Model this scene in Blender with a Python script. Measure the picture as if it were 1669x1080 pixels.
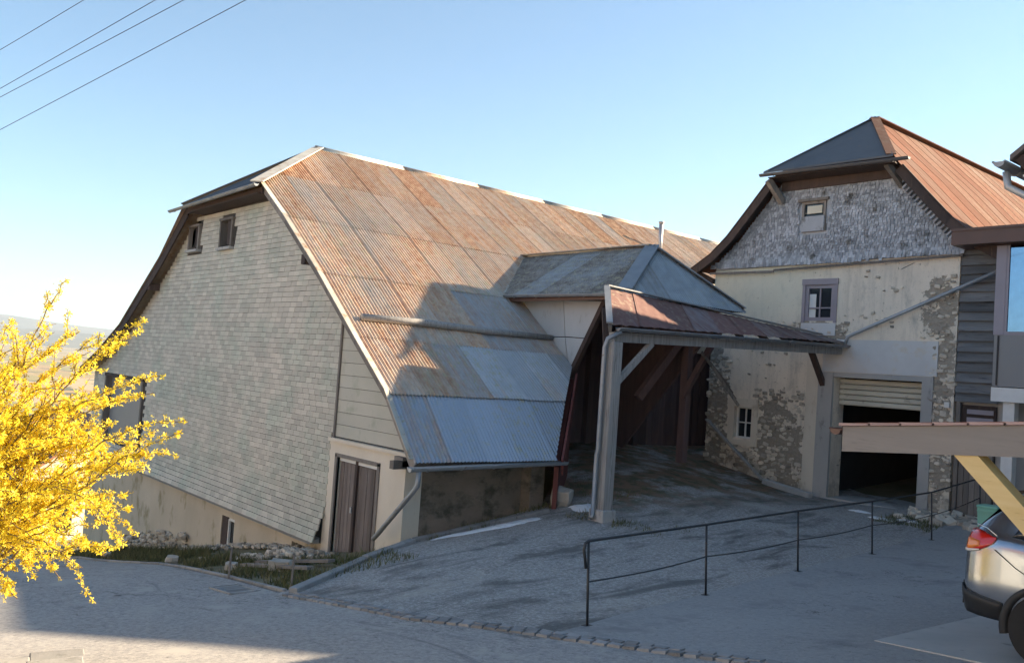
import bpy, bmesh, math, random
import numpy as np
from mathutils import Vector, Matrix, noise as mnoise
random.seed(7)
rnd = random.uniform
for o in list(bpy.data.objects): bpy.data.objects.remove(o, do_unlink=True)
SC = bpy.context.scene
COL = SC.collection

# ------------------------------------------------------------------ camera, sky, sun, exposure
EYE = Vector((0, 0, 3.0))
YAW, PITCH, ROLL, FPX, PW, PH = 0.872352573, 0.0438568652, 0.0709929251, 1439.98668, 1669, 1080
def cam_axes():
    f = Vector((-math.sin(YAW)*math.cos(PITCH), math.cos(YAW)*math.cos(PITCH), math.sin(PITCH)))
    r = Vector((math.cos(YAW), math.sin(YAW), 0)); u = r.cross(f)
    c, s = math.cos(ROLL), math.sin(ROLL)
    return c*r+s*u, -s*r+c*u, f
RIGHT, UP, FWD = cam_axes()
cd = bpy.data.cameras.new('camera'); cam = bpy.data.objects.new('camera', cd); COL.objects.link(cam)
cd.sensor_width = 36; cd.lens = 36*FPX/PW; cd.clip_start = 0.1; cd.clip_end = 90000
m = Matrix.Identity(4)
for i in range(3): m[i][0], m[i][1], m[i][2], m[i][3] = RIGHT[i], UP[i], -FWD[i], EYE[i]
cam.matrix_world = m
SC.camera = cam

SUN = Vector((0.385, 0.815, 0.432)).normalized()          # towards the sun
EL = math.asin(SUN.z); AZ = math.atan2(SUN.x, SUN.y)      # azimuth clockwise from +Y
w = bpy.data.worlds.new('World'); SC.world = w; w.use_nodes = True
nt = w.node_tree; bg = nt.nodes['Background']
sky = nt.nodes.new('ShaderNodeTexSky'); sky.sky_type = 'NISHITA'; sky.sun_disc = False
sky.sun_elevation = EL; sky.sun_rotation = AZ; sky.altitude = 700; sky.air_density = 0.9; sky.dust_density = 0.0; sky.ozone_density = 1.0
tn = nt.nodes.new('ShaderNodeMix'); tn.data_type = 'RGBA'; tn.blend_type = 'MULTIPLY'; tn.inputs[0].default_value = 1.0; tn.inputs[7].default_value = (.68, .95, 1.0, 1)
nt.links.new(sky.outputs[0], tn.inputs[6]); nt.links.new(tn.outputs[2], bg.inputs[0]); bg.inputs[1].default_value = 0.053
sl = bpy.data.lights.new('sun', 'SUN'); sl.energy = 5.0; sl.angle = math.radians(0.55); sl.color = (1.0, 0.80, 0.56)
so = bpy.data.objects.new('sun', sl); COL.objects.link(so); so.location = (20, 30, 40)
so.rotation_euler = (-SUN).to_track_quat('-Z', 'Y').to_euler()
SC.view_settings.view_transform = 'Standard'; SC.view_settings.look = 'None'
SC.view_settings.exposure = 2.15; SC.view_settings.gamma = 1

# ------------------------------------------------------------------ pixel to place helpers
def ray(x, y): return RIGHT*((x-PW/2)/FPX) + UP*(-(y-PH/2)/FPX) + FWD
def onY(x, y, Y): d = ray(x, y); return EYE + d*(Y/d.y)
def onX(x, y, X): d = ray(x, y); return EYE + d*(X/d.x)
def atD(x, y, D): return EYE + ray(x, y)*D

# ------------------------------------------------------------------ mesh helpers
class MB:
    def __init__(s): s.v = []; s.f = []; s.t = []; s.sm = False
    def face(s, pts, t=0.0):
        n = len(s.v); s.v += [tuple(p) for p in pts]; s.f.append(tuple(range(n, n+len(pts)))); s.t.append(t)
    def box(s, c, sz, rot=None, t=0.0, taper=1.0):
        c = Vector(c); hx, hy, hz = sz[0]/2, sz[1]/2, sz[2]/2; n = len(s.v)
        for dx, dy, dz in ((-1,-1,-1),(1,-1,-1),(1,1,-1),(-1,1,-1),(-1,-1,1),(1,-1,1),(1,1,1),(-1,1,1)):
            k = taper if dz > 0 else 1.0
            p = Vector((dx*hx*k, dy*hy*k, dz*hz))
            if rot is not None: p = rot @ p
            s.v.append(tuple(c+p))
        for q in ((0,3,2,1),(4,5,6,7),(0,1,5,4),(1,2,6,5),(2,3,7,6),(3,0,4,7)):
            s.f.append(tuple(n+i for i in q)); s.t.append(t)
        return s
    def bb(s, x0, x1, y0, y1, z0, z1, t=0.0):
        return s.box(((x0+x1)/2, (y0+y1)/2, (z0+z1)/2), (abs(x1-x0), abs(y1-y0), abs(z1-z0)), None, t)
    def bar(s, a, b, w_, h_, up=(0,0,1), t=0.0):
        a, b = Vector(a), Vector(b); d = b-a; L = d.length; d.normalize()
        sd = d.cross(Vector(up))
        if sd.length < 1e-4: sd = d.cross(Vector((1,0,0)))
        sd.normalize(); u = sd.cross(d)
        R = Matrix((d, sd, u)).transposed()
        return s.box((a+b)/2, (L, w_, h_), R, t)
    def tube(s, path, r, n=8, cap=True):
        path = [Vector(p) for p in path]; rings = []; base = len(s.v)
        rr = r if isinstance(r, (list, tuple)) else [r]*len(path)
        pu = None
        for i, p in enumerate(path):
            d = (path[min(i+1, len(path)-1)]-path[max(i-1, 0)]).normalized()
            if pu is None:
                pu = d.cross(Vector((0,0,1)))
                if pu.length < .05: pu = d.cross(Vector((1,0,0)))
            pu = (pu - d*pu.dot(d)).normalized(); q = d.cross(pu)
            for k in range(n):
                a = 2*math.pi*k/n
                s.v.append(tuple(p + (pu*math.cos(a)+q*math.sin(a))*rr[i]))
        for i in range(len(path)-1):
            for k in range(n):
                a = base+i*n+k; b = base+i*n+(k+1) % n
                s.f.append((a, b, b+n, a+n)); s.t.append(0.0)
        if cap:
            s.f.append(tuple(base+k for k in reversed(range(n)))); s.t.append(0.0)
            e = base+(len(path)-1)*n; s.f.append(tuple(e+k for k in range(n))); s.t.append(0.0)
        s.sm = True
        return s
    def prism(s, poly, off):
        off = Vector(off); n = len(poly); a = [Vector(p) for p in poly]
        s.face(a); s.face([p+off for p in reversed(a)])
        for i in range(n):
            j = (i+1) % n; s.face([a[j], a[i], a[i]+off, a[j]+off])
        return s
    def grid(s, rows, t=0.0):
        n = len(rows[0]); base = len(s.v)
        for r in rows: s.v += [tuple(p) for p in r]
        for i in range(len(rows)-1):
            for j in range(n-1):
                a = base+i*n+j; s.f.append((a, a+1, a+n+1, a+n)); s.t.append(t)
        return s
    def mesh(s, name, smooth=None):
        me = bpy.data.meshes.new(name); me.from_pydata(s.v, [], s.f); me.update()
        if any(s.t):
            at = me.attributes.new('tint', 'FLOAT', 'FACE'); at.data.foreach_set('value', s.t)
        if smooth if smooth is not None else s.sm:
            me.polygons.foreach_set('use_smooth', [True]*len(me.polygons))
        return me

def link(name, me, mat, parent=None):
    o = bpy.data.objects.new(name, me); COL.objects.link(o)
    if me is not None and mat is not None and not me.materials: me.materials.append(mat)
    if parent is not None: o.parent = parent
    return o
def build(mb, name, mat, parent=None, smooth=None, fix=True):
    me = mb.mesh(name, smooth)
    if fix:
        b = bmesh.new(); b.from_mesh(me); bmesh.ops.recalc_face_normals(b, faces=b.faces); b.to_mesh(me); b.free()
    return link(name, me, mat, parent)
def tag(o, label, cat, group=None):
    o['label'] = label; o['category'] = cat
    if group: o['group'] = group
    return o
def struct(o): o['kind'] = 'structure'; return o
def stuff(o, label=None, cat=None):
    o['kind'] = 'stuff'
    if label: o['label'] = label; o['category'] = cat
    return o
def thing(name, label, cat, loc=(0,0,0), group=None):
    # an Empty at the thing's base; its parts are modelled in world space and keep it
    o = bpy.data.objects.new(name, None); COL.objects.link(o); o.empty_display_size = .2
    tag(o, label, cat, group); return o
def bevel(o, wd=.01, seg=1):
    md = o.modifiers.new('bevel', 'BEVEL'); md.width = wd; md.segments = seg; md.limit_method = 'ANGLE'; return o
def wall_holes(outer, holes, y, th, name, mat, parent):
    """wall in an XZ plane with rectangular openings; outer is a list of (x,z); th goes towards +Y"""
    b = bmesh.new()
    def loop(pts):
        vs = [b.verts.new((p[0], y, p[1])) for p in pts]
        return [b.edges.new((vs[i], vs[(i+1) % len(vs)])) for i in range(len(vs))]
    es = loop(outer)
    for x0, x1, z0, z1 in holes: es += loop([(x0,z0),(x1,z0),(x1,z1),(x0,z1)])
    bmesh.ops.triangle_fill(b, use_beauty=True, use_dissolve=False, edges=es)
    r = bmesh.ops.extrude_face_region(b, geom=list(b.faces))
    bmesh.ops.translate(b, verts=[g for g in r['geom'] if isinstance(g, bmesh.types.BMVert)], vec=(0, th, 0))
    bmesh.ops.recalc_face_normals(b, faces=b.faces)
    me = bpy.data.meshes.new(name); b.to_mesh(me); b.free()
    return link(name, me, mat, parent)

# ------------------------------------------------------------------ materials
class NT:
    def __init__(s, name):
        s.m = bpy.data.materials.new(name); s.m.use_nodes = True; s.t = s.m.node_tree
        s.b = s.t.nodes['Principled BSDF']; s._p = None
    def n(s, t, **k):
        nd = s.t.nodes.new(t)
        for a, v in k.items(): setattr(nd, a, v)
        return nd
    def l(s, a, b): s.t.links.new(a, b)
    def pos(s):
        if s._p is None: s._p = s.n('ShaderNodeNewGeometry').outputs['Position']
        return s._p
    def scaled(s, v, src=None):
        m_ = s.n('ShaderNodeMapping'); m_.inputs['Scale'].default_value = v; s.l(src or s.pos(), m_.inputs['Vector']); return m_.outputs[0]
    def noise(s, scale, detail=4, rough=.55, vec=None, dist=0):
        nd = s.n('ShaderNodeTexNoise'); nd.inputs['Scale'].default_value = scale; nd.inputs['Detail'].default_value = detail
        nd.inputs['Roughness'].default_value = rough; nd.inputs['Distortion'].default_value = dist
        s.l(vec or s.pos(), nd.inputs['Vector']); return nd.outputs['Fac']
    def vor(s, scale, feature='F1', vec=None, out='Distance'):
        nd = s.n('ShaderNodeTexVoronoi', feature=feature); nd.inputs['Scale'].default_value = scale
        s.l(vec or s.pos(), nd.inputs['Vector']); return nd.outputs[out]
    def rng(s, f, a, b, c=0.0, d=1.0, smooth=False):
        nd = s.n('ShaderNodeMapRange'); nd.clamp = True
        if smooth: nd.interpolation_type = 'SMOOTHSTEP'
        s.l(f, nd.inputs[0])
        for i, v in enumerate((a, b, c, d)): nd.inputs[i+1].default_value = v
        return nd.outputs[0]
    def math(s, op, a, b=0.0):
        nd = s.n('ShaderNodeMath', operation=op)
        for i, v in enumerate((a, b)):
            if hasattr(v, 'links'): s.l(v, nd.inputs[i])
            else: nd.inputs[i].default_value = v
        return nd.outputs[0]
    def mix(s, f, a, b, mode='MIX'):
        nd = s.n('ShaderNodeMix', data_type='RGBA', blend_type=mode)
        for i, v in ((0, f), (6, a), (7, b)):
            if hasattr(v, 'links'): s.l(v, nd.inputs[i])
            elif i == 0: nd.inputs[0].default_value = v
            else: nd.inputs[i].default_value = (*v, 1)
        return nd.outputs[2]
    def tint(s):
        a = s.n('ShaderNodeAttribute', attribute_name='tint').outputs['Fac']; r = s.n('ShaderNodeObjectInfo').outputs['Random']
        return s.math('FRACT', s.math('ADD', a, r))
    def sep(s, v=None):
        nd = s.n('ShaderNodeSeparateXYZ'); s.l(v or s.pos(), nd.inputs[0]); return nd.outputs
    def bump(s, h, strength=.5, dist=.02, prev=None):
        nd = s.n('ShaderNodeBump'); nd.inputs['Strength'].default_value = strength; nd.inputs['Distance'].default_value = dist
        s.l(h, nd.inputs['Height'])
        if prev: s.l(prev, nd.inputs['Normal'])
        return nd.outputs[0]
    def done(s, col, rough=.8, metal=0.0, normal=None, spec=None):
        for k, v in (('Base Color', col), ('Roughness', rough), ('Metallic', metal)):
            if hasattr(v, 'links'): s.l(v, s.b.inputs[k])
            elif k == 'Base Color': s.b.inputs[k].default_value = (*v, 1)
            else: s.b.inputs[k].default_value = v
        if normal: s.l(normal, s.b.inputs['Normal'])
        if spec is not None: s.b.inputs['Specular IOR Level'].default_value = spec
        return s.m
def surf(name, c1, c2, scale=1.5, c3=None, s3=6, th=(.55, .68), rough=.85, metal=0.0, stretch=(1,1,1), tv=.25, bumps=((25,.4,.01),), spec=None):
    k = NT(name); v = k.scaled(stretch)
    col = k.mix(k.rng(k.noise(scale, 5, .6, v), .3, .7), c1, c2)
    if c3: col = k.mix(k.rng(k.noise(s3, 4, .65, v), th[0], th[1]), col, c3)
    tt = k.rng(k.tint(), 0, 1, 1-tv, 1+tv)
    mul = k.n('ShaderNodeCombineColor')
    for i in range(3): k.l(tt, mul.inputs[i])
    col = k.mix(1.0, col, mul.outputs[0], 'MULTIPLY')
    nrm = None
    for sc, st, ds in bumps: nrm = k.bump(k.noise(sc, 5, .6, v), st, ds, nrm)
    return k.done(col, rough, metal, nrm, spec)

MAT = {}
def rust_sheet(name, c_rust, c_pale, c_zinc, rough=.6, metal=.15, mx=.35, spec=None):
    # object colour: r = how far rusted, g = lichen, b = blue-grey of newer zinc and painted shade
    k = NT(name); oc = k.sep(k.n('ShaderNodeObjectInfo').outputs['Color'])
    big = k.noise(.55, 4, .6); st = k.noise(2.2, 5, .65, k.scaled((.35, 3.0, .35))); fine = k.noise(14, 4, .7, k.scaled((.5, 2.2, .5)))
    f = k.math('ADD', k.math('MULTIPLY', big, .45), k.math('MULTIPLY', st, .85))
    f = k.math('ADD', f, k.math('MULTIPLY', fine, .45)); f = k.math('SUBTRACT', f, .05)
    f = k.math('ADD', f, k.math('MULTIPLY', k.math('SUBTRACT', oc[0], .5), .9))
    rmask = k.rng(f, .62, 1.02)
    base = k.mix(k.rng(k.noise(3.5, 4), .35, .65), c_zinc, tuple(x*.8 for x in c_zinc))
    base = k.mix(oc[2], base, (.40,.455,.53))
    col = k.mix(rmask, base, k.mix(k.rng(k.noise(5, 4, .7), .35, .7), c_rust, c_pale))
    lich = k.math('MULTIPLY', k.rng(k.noise(7, 5, .7), .52, .66), oc[1])
    col = k.mix(lich, col, (.42, .40, .27))
    tt = k.rng(k.n('ShaderNodeObjectInfo').outputs['Random'], 0, 1, .86, 1.12)
    mul = k.n('ShaderNodeCombineColor')
    for i in range(3): k.l(tt, mul.inputs[i])
    col = k.mix(1.0, col, mul.outputs[0], 'MULTIPLY')
    return k.done(col, k.rng(rmask, 0, 1, rough-.2, rough+.2), k.rng(rmask, 0, .6, metal+mx, metal*.3), k.bump(fine, .25, .006), spec)
MAT['barn_sheet'] = rust_sheet('rusted_corrugated_iron', (.36, .18, .10), (.60, .43, .28), (.56, .515, .45))
MAT['dormer_sheet'] = rust_sheet('grey_corrugated_iron', (.13, .11, .095), (.30, .28, .25), (.36, .385, .40))
MAT['canopy_sheet'] = rust_sheet('brown_canopy_iron', (.15, .072, .062), (.20, .10, .08), (.24, .21, .215))
MAT['seam_sheet'] = rust_sheet('rust_red_sheet_roof', (.165, .075, .052), (.20, .102, .074), (.18, .115, .09), .9, .0, .0, .08)
MAT['hip_dark'] = surf('dark_tin', (.075,.078,.085), (.10,.10,.105), 1.5, (.13,.10,.08), 5, (.6,.7), .6, .1)
MAT['ridge_cap'] = surf('pale_zinc_cap', (.52,.50,.44), (.40,.37,.31), 2, (.34,.22,.13), 4, (.58,.68), .55, .3)
MAT['zinc'] = surf('weathered_zinc', (.36,.38,.40), (.28,.30,.32), 3, (.22,.2,.18), 8, (.62,.72), .5, .5)
MAT['slate'] = surf('fibre_cement_slate', (.58,.535,.455), (.48,.46,.395), .45, (.455,.475,.40), .8, (.46,.64), .8, 0, (1,1,1), .14, ((30,.3,.006),))
MAT['underlay'] = surf('dark_felt_underlay', (.07,.07,.068), (.05,.05,.05), 2)
MAT['panel'] = surf('fibre_cement_panel', (.53,.51,.44), (.45,.45,.385), .9, (.40,.41,.33), 2.5, (.55,.7), .8, 0, (1,1,1), .05, ((30,.2,.005),))
MAT['shingle'] = surf('weathered_wood_shingle', (.42,.44,.475), (.32,.34,.37), 1.2, (.13,.13,.12), 2.2, (.58,.70), .9, 0, (1,1,1), .36, ((40,.5,.01),))
MAT['beige_plaster'] = surf('stained_beige_plaster', (.56,.485,.38), (.45,.39,.30), .8, (.27,.225,.13), 1.7, (.55,.7), .9, 0, (1,1,.6), 0, ((14,.5,.02),(60,.4,.006)))
MAT['door_plaster'] = surf('grey_beige_render', (.72,.655,.55), (.60,.545,.45), .9, (.45,.38,.28), 2.0, (.6,.72), .9, 0, (1,1,.5), 0, ((18,.4,.015),(70,.3,.005)))
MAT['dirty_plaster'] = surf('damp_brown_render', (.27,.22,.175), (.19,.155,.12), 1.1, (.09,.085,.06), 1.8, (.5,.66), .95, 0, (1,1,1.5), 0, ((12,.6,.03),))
MAT['white_panel'] = surf('whitewashed_boarding', (.50,.52,.53), (.43,.45,.46), 1.5, (.34,.34,.33), 3, (.6,.7), .85, 0, (1,1,.4), .08, ((30,.2,.005),))
MAT['concrete'] = surf('grey_concrete', (.46,.45,.43), (.37,.37,.36), 1.3, (.24,.24,.23), 4, (.6,.72), .9, 0, (1,1,.5), .06, ((40,.3,.006),))
MAT['kerb'] = surf('dirty_kerb_concrete', (.30,.295,.285), (.21,.21,.205), 2.5, (.14,.14,.13), 6, (.55,.7), .9, 0, (1,1,1), .2, ((40,.5,.01),))
MAT['smooth_render'] = surf('blue_grey_cement_render', (.60,.61,.61), (.53,.54,.545), 1.5, (.56,.53,.47), 2.5, (.55,.68), .9, 0, (1,1,1), 0, ((40,.2,.005),))
MAT['stone'] = surf('limestone_rubble', (.58,.52,.43), (.40,.365,.31), 3, (.13,.12,.11), 5, (.6,.72), .95, 0, (1,1,1), .5, ((22,.8,.02),))
MAT['grey_stone'] = surf('grey_rubble', (.22,.22,.215), (.13,.13,.13), 3, (.10,.11,.08), 5, (.6,.72), .95, 0, (1,1,1), .35, ((22,.8,.02),))
MAT['sett'] = surf('granite_sett', (.29,.285,.28), (.22,.22,.22), 6, (.14,.14,.13), 9, (.6,.7), .9, 0, (1,1,1), .25, ((60,.5,.006),))
MAT['old_wood'] = surf('weathered_grey_timber', (.24,.215,.19), (.15,.135,.125), 3, (.085,.075,.07), 6, (.6,.72), .85, 0, (2.5,2.5,.35), .3, ((30,.6,.008),))
MAT['door_wood'] = surf('worn_brown_plank', (.20,.165,.145), (.12,.10,.095), 3, (.28,.255,.235), 5, (.58,.72), .8, 0, (4,4,.3), .3, ((30,.6,.008),))
MAT['post_wood'] = surf('silver_grey_timber', (.40,.39,.37), (.27,.26,.25), 4, (.13,.125,.12), 7, (.56,.68), .85, 0, (5,5,.22), .1, ((30,.9,.012),(90,.6,.004)))
MAT['clad_wood'] = surf('silvered_cladding_board', (.175,.18,.185), (.105,.11,.115), 3, (.055,.055,.06), 5, (.58,.7), .85, 0, (.35,3,4), .35, ((24,.7,.01),))
MAT['dark_wood'] = surf('dark_brown_timber', (.075,.05,.042), (.045,.033,.03), 2.5, (.11,.075,.055), 5, (.6,.72), .85, 0, (3,3,.4), .35, ((30,.5,.008),))
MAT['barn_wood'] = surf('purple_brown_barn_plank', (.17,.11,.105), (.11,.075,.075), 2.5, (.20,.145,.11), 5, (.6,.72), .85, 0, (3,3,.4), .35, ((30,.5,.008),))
MAT['red_wood'] = surf('red_stained_board', (.17,.05,.042), (.12,.04,.035), 3, (.07,.04,.035), 6, (.6,.7), .8, 0, (3,3,.5), .15, ((30,.4,.006),))
MAT['fascia'] = surf('brown_painted_fascia', (.13,.068,.05), (.105,.058,.045), 2, None, 5, (.6,.7), .5, 0, (1,1,1), .05, ((40,.1,.003),))
MAT['yellow_wood'] = surf('pale_yellow_spruce', (.74,.56,.27), (.66,.47,.20), 3, (.45,.28,.10), 5, (.62,.72), .6, 0, (.6,4,4), .05, ((30,.3,.005),))
MAT['beam_wood'] = surf('planed_larch_board', (.27,.245,.225), (.225,.205,.19), 3, (.17,.155,.145), 5, (.6,.72), .7, 0, (.3,4,4), .05, ((30,.3,.005),))
MAT['tile_red'] = surf('red_clay_tile', (.34,.15,.105), (.26,.115,.08), 4, (.17,.085,.065), 7, (.6,.7), .75, 0, (1,1,1), .18, ((40,.3,.006),))
MAT['verge_clay'] = surf('faded_pink_clay_tile', (.44,.31,.28), (.36,.24,.215), 4, (.25,.16,.14), 7, (.6,.7), .8, 0, (1,1,1), .15, ((40,.3,.006),))
MAT['tile_grey'] = surf('dark_roof_tile', (.14,.12,.115), (.10,.09,.085), 4, None, 7, (.6,.7), .8, 0, (1,1,1), .2, ((40,.3,.006),))
MAT['white_paint'] = surf('white_paint', (.74,.74,.72), (.64,.64,.62), 3, None, 5, (.6,.7), .6, 0, (1,1,1), .04, ((40,.15,.004),))
MAT['roller'] = surf('cream_roller_slat', (.60,.57,.47), (.50,.48,.40), 2, (.40,.37,.30), 5, (.6,.7), .55, 0, (1,1,1), .06, ((40,.15,.004),))
MAT['grey_panel'] = surf('grey_facade_panel', (.24,.24,.24), (.225,.225,.228), 2, None, 5, (.6,.7), .5, 0, (1,1,1), .03, ((60,.1,.003),))
MAT['frame_grey'] = surf('mauve_grey_window_frame', (.30,.27,.31), (.26,.24,.27), 2, None, 5, (.6,.7), .5, 0, (1,1,1), .03, ((60,.1,.003),))
MAT['iron'] = surf('dark_painted_steel', (.045,.05,.055), (.06,.06,.062), 8, (.12,.07,.045), 14, (.62,.7), .5, .5, (1,1,1), .1, ((60,.3,.003),))
MAT['black'] = surf('black_plastic', (.018,.019,.022), (.024,.025,.027), 8, None, 5, (.6,.7), .55, 0, (1,1,1), .05, ((150,.2,.002),))
MAT['tyre'] = surf('tyre_rubber', (.014,.014,.015), (.02,.02,.02), 8, None, 5, (.6,.7), .8, 0, (1,1,1), .05, ((150,.2,.002),))
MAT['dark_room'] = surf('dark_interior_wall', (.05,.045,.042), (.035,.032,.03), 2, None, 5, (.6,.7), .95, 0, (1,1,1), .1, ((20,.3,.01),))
MAT['snow'] = surf('old_snow', (.78,.80,.82), (.62,.65,.68), 6, (.42,.42,.41), 9, (.6,.75), .7, 0, (1,1,1), 0, ((30,.5,.02),))
MAT['rock'] = surf('pale_rock', (.46,.42,.36), (.33,.31,.27), 4, None, 5, (.6,.7), .95, 0, (1,1,1), .15, ((18,.8,.02),))
MAT['grass'] = surf('winter_grass', (.085,.105,.035), (.12,.115,.05), 2, (.17,.145,.075), 4, (.5,.68), .9, 0, (1,1,1), .35, ((40,.3,.01),))
MAT['bark'] = surf('forsythia_bark', (.26,.185,.11), (.19,.13,.08), 6, None, 5, (.6,.7), .85, 0, (1,1,1), .2, ((60,.4,.003),))
MAT['green_plastic'] = surf('mint_green_plastic', (.25,.55,.42), (.22,.50,.38), 2, None, 5, (.6,.7), .45, 0, (1,1,1), .05, ((60,.1,.002),))
MAT['cream_wall'] = surf('cream_render', (.72,.68,.56), (.65,.61,.50), 2, None, 5, (.6,.7), .9, 0, (1,1,1), .05, ((40,.2,.004),))
MAT['white_wall'] = surf('white_render', (.78,.76,.70), (.72,.70,.64), 2, None, 5, (.6,.7), .9, 0, (1,1,1), .05, ((40,.2,.004),))
MAT['house_wall'] = surf('grey_house_render', (.42,.41,.39), (.38,.37,.35), 2, None, 5, (.6,.7), .9, 0, (1,1,1), .05, ((40,.2,.004),))
def petal():
    k = NT('forsythia_petal')
    t = k.tint(); c = k.mix(t, (.86,.64,.02), (.92,.79,.08)); c = k.mix(k.rng(t, .86, .98), c, (.50,.34,.02))
    tr = k.n('ShaderNodeBsdfTranslucent'); k.l(c, tr.inputs[0]); mx = k.n('ShaderNodeMixShader'); mx.inputs[0].default_value = .35
    k.done(c, .6); out = k.t.nodes['Material Output']
    k.l(k.b.outputs[0], mx.inputs[1]); k.l(tr.outputs[0], mx.inputs[2]); k.l(mx.outputs[0], out.inputs[0]); return k.m
MAT['petal'] = petal()
def plain(name, c, rough=.5, metal=0.0, coat=0.0, spec=None, em=None):
    k = NT(name); nv = k.noise(6, 3)
    col = k.mix(k.rng(nv, .3, .7), tuple(x*.94 for x in c), tuple(min(1, x*1.06) for x in c))
    k.done(col, rough, metal, None, spec); k.b.inputs['Coat Weight'].default_value = coat; return k.m
MAT['paint'] = plain('silver_car_paint', (.33,.37,.43), .22, .8, 1.0)
MAT['chrome'] = plain('bright_trim', (.75,.76,.78), .15, 1.0)
MAT['glass_dark'] = plain('dark_window_glass', (.02,.024,.03), .06, 0, 0, .6)
MAT['glass_sky'] = plain('large_reflecting_glazing', (.22,.31,.42), .03, .9)
MAT['lens_red'] = plain('red_lamp_lens', (.62,.025,.015), .12, 0, 1.0)
MAT['lens_orange'] = plain('orange_lamp_reflector', (.85,.25,.04), .2, 0, 1.0)
MAT['lens_clear'] = plain('clear_lamp_lens', (.78,.74,.70), .12, 0, 1.0)
MAT['wire'] = plain('black_cable', (.03,.03,.032), .6)

def ground_mats():
    k = NT('old_asphalt')                                       # the village road
    dv = k.n('ShaderNodeTexNoise'); dv.inputs['Scale'].default_value = 1.4; k.l(k.pos(), dv.inputs['Vector']); av = k.n('ShaderNodeVectorMath', operation='ADD'); k.l(k.pos(), av.inputs[0]); k.l(dv.outputs['Color'], av.inputs[1])
    v = k.vor(1.6, 'DISTANCE_TO_EDGE', k.scaled((.16,.3,.3), av.outputs[0]))
    c = k.mix(k.rng(k.noise(.5, 5, .6), .3, .7), (0.290,0.284,0.277), (0.236,0.232,0.230))
    c = k.mix(k.rng(k.noise(15, 7, .9), .44, .60), c, (0.425,0.405,0.378)); c = k.mix(k.rng(k.noise(11, 7, .9), .54, .66), c, (0.110,0.110,0.110))
    c = k.mix(k.rng(k.noise(1.3, 5, .7), .56, .66), c, (0.378,0.365,0.338)); c = k.mix(k.math('MULTIPLY', k.rng(k.noise(.9, 6, .75, k.scaled((.35,1.2,1)), .8), .56, .66), .7), c, (0.116,0.116,0.118))
    crack = k.math('MULTIPLY', k.rng(v, .002, .007, 1, 0), k.rng(k.noise(.35, 3), .62, .68))
    c = k.mix(crack, c, (0.044,0.044,0.042))
    ck = k.math('ABSOLUTE', k.math('SUBTRACT', k.noise(.33, 7, .62, None, .4), .5)); ck = k.math('MULTIPLY', k.rng(ck, .0008, .003, 1, 0), k.math('MULTIPLY', k.rng(k.noise(.25, 3), .54, .60), .7)); c = k.mix(ck, c, (0.039,0.039,0.039))
    MAT['road'] = k.done(c, .85, 0, k.bump(k.noise(90, 3, .7), .45, .006))
    k = NT('gravelly_tar')                                      # the ramp up to the barn
    c = k.mix(k.rng(k.noise(.45, 5, .6), .3, .7), (0.304,0.284,0.263), (0.223,0.213,0.203))
    g = k.vor(42, 'F1'); c = k.mix(k.rng(k.vor(38, 'F1', None, 'Color') if False else k.noise(17, 6, .9), .46, .60), c, (0.486,0.472,0.446)); c = k.mix(k.rng(k.noise(13, 6, .9), .54, .66), c, (0.094,0.094,0.091))
    tr = k.noise(1.1, 6, .7, k.scaled((1.3, .4, 1)), .6); c = k.mix(k.math('MULTIPLY', k.rng(tr, .50, .63), .75), c, (0.083,0.083,0.079)); c = k.mix(k.math('MULTIPLY', k.rng(k.noise(.8, 5, .7), .56, .68), .6), c, (0.405,0.378,0.338))
    e = k.sep(); inside = k.math('MULTIPLY', k.rng(e[0], -11.6, -13.4), k.math('MULTIPLY', k.rng(e[1], 12.6, 14.6), k.rng(k.noise(.9, 5, .7), .40, .52)))
    c = k.mix(inside, c, k.mix(k.rng(k.noise(3, 4), .45, .6), (0.203,0.128,0.081), (0.094,0.094,0.050)))
    MAT['ramp'] = k.done(c, .9, 0, k.bump(k.noise(30, 6, .85), .7, .012, k.bump(k.noise(5, 5, .7), .6, .04)))
    k = NT('smooth_asphalt')
    c = k.mix(k.rng(k.noise(.6, 5, .6), .3, .7), (0.30,0.30,0.297), (0.25,0.252,0.253))
    c = k.mix(k.rng(k.noise(16, 7, .9), .46, .62), c, (0.365,0.354,0.338)); c = k.mix(k.rng(k.noise(12, 7, .9), .55, .67), c, (0.110,0.110,0.110)); c = k.mix(k.rng(k.noise(.9, 5, .7), .55, .68), c, (0.215,0.215,0.217))
    ck = k.math('ABSOLUTE', k.math('SUBTRACT', k.noise(.33, 7, .62, None, .4), .5)); ck = k.math('MULTIPLY', k.rng(ck, .0008, .003, 1, 0), k.math('MULTIPLY', k.rng(k.noise(.25, 3), .54, .60), .7)); c = k.mix(ck, c, (0.039,0.039,0.039))
    MAT['drive'] = k.done(c, .8, 0, k.bump(k.noise(120, 3, .7), .35, .004))
    k = NT('earth_and_grass')
    p = k.sep(); far = k.rng(p[0], -75, -140)
    near = k.mix(k.rng(k.noise(1.2, 5, .65), .42, .6), (.13,.125,.06), (.19,.16,.10))
    fl = k.n('ShaderNodeTexVoronoi'); fl.inputs['Scale'].default_value = .0042; k.l(k.scaled((.55,1,1)), fl.inputs['Vector'])
    hs = k.sep(fl.outputs['Color'])
    fields = k.mix(hs[0], (.30,.20,.095), (.20,.19,.075)); fields = k.mix(k.rng(hs[1], .7, .72), fields, (.34,.27,.16)); fields = k.mix(k.rng(k.noise(.006, 4), .58, .62), fields, (.06,.07,.045))
    MAT['earth'] = k.done(k.mix(far, near, fields), .95, 0, k.bump(k.noise(12, 4, .7), .5, .03))
    k = NT('distant_forest_hills')
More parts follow.
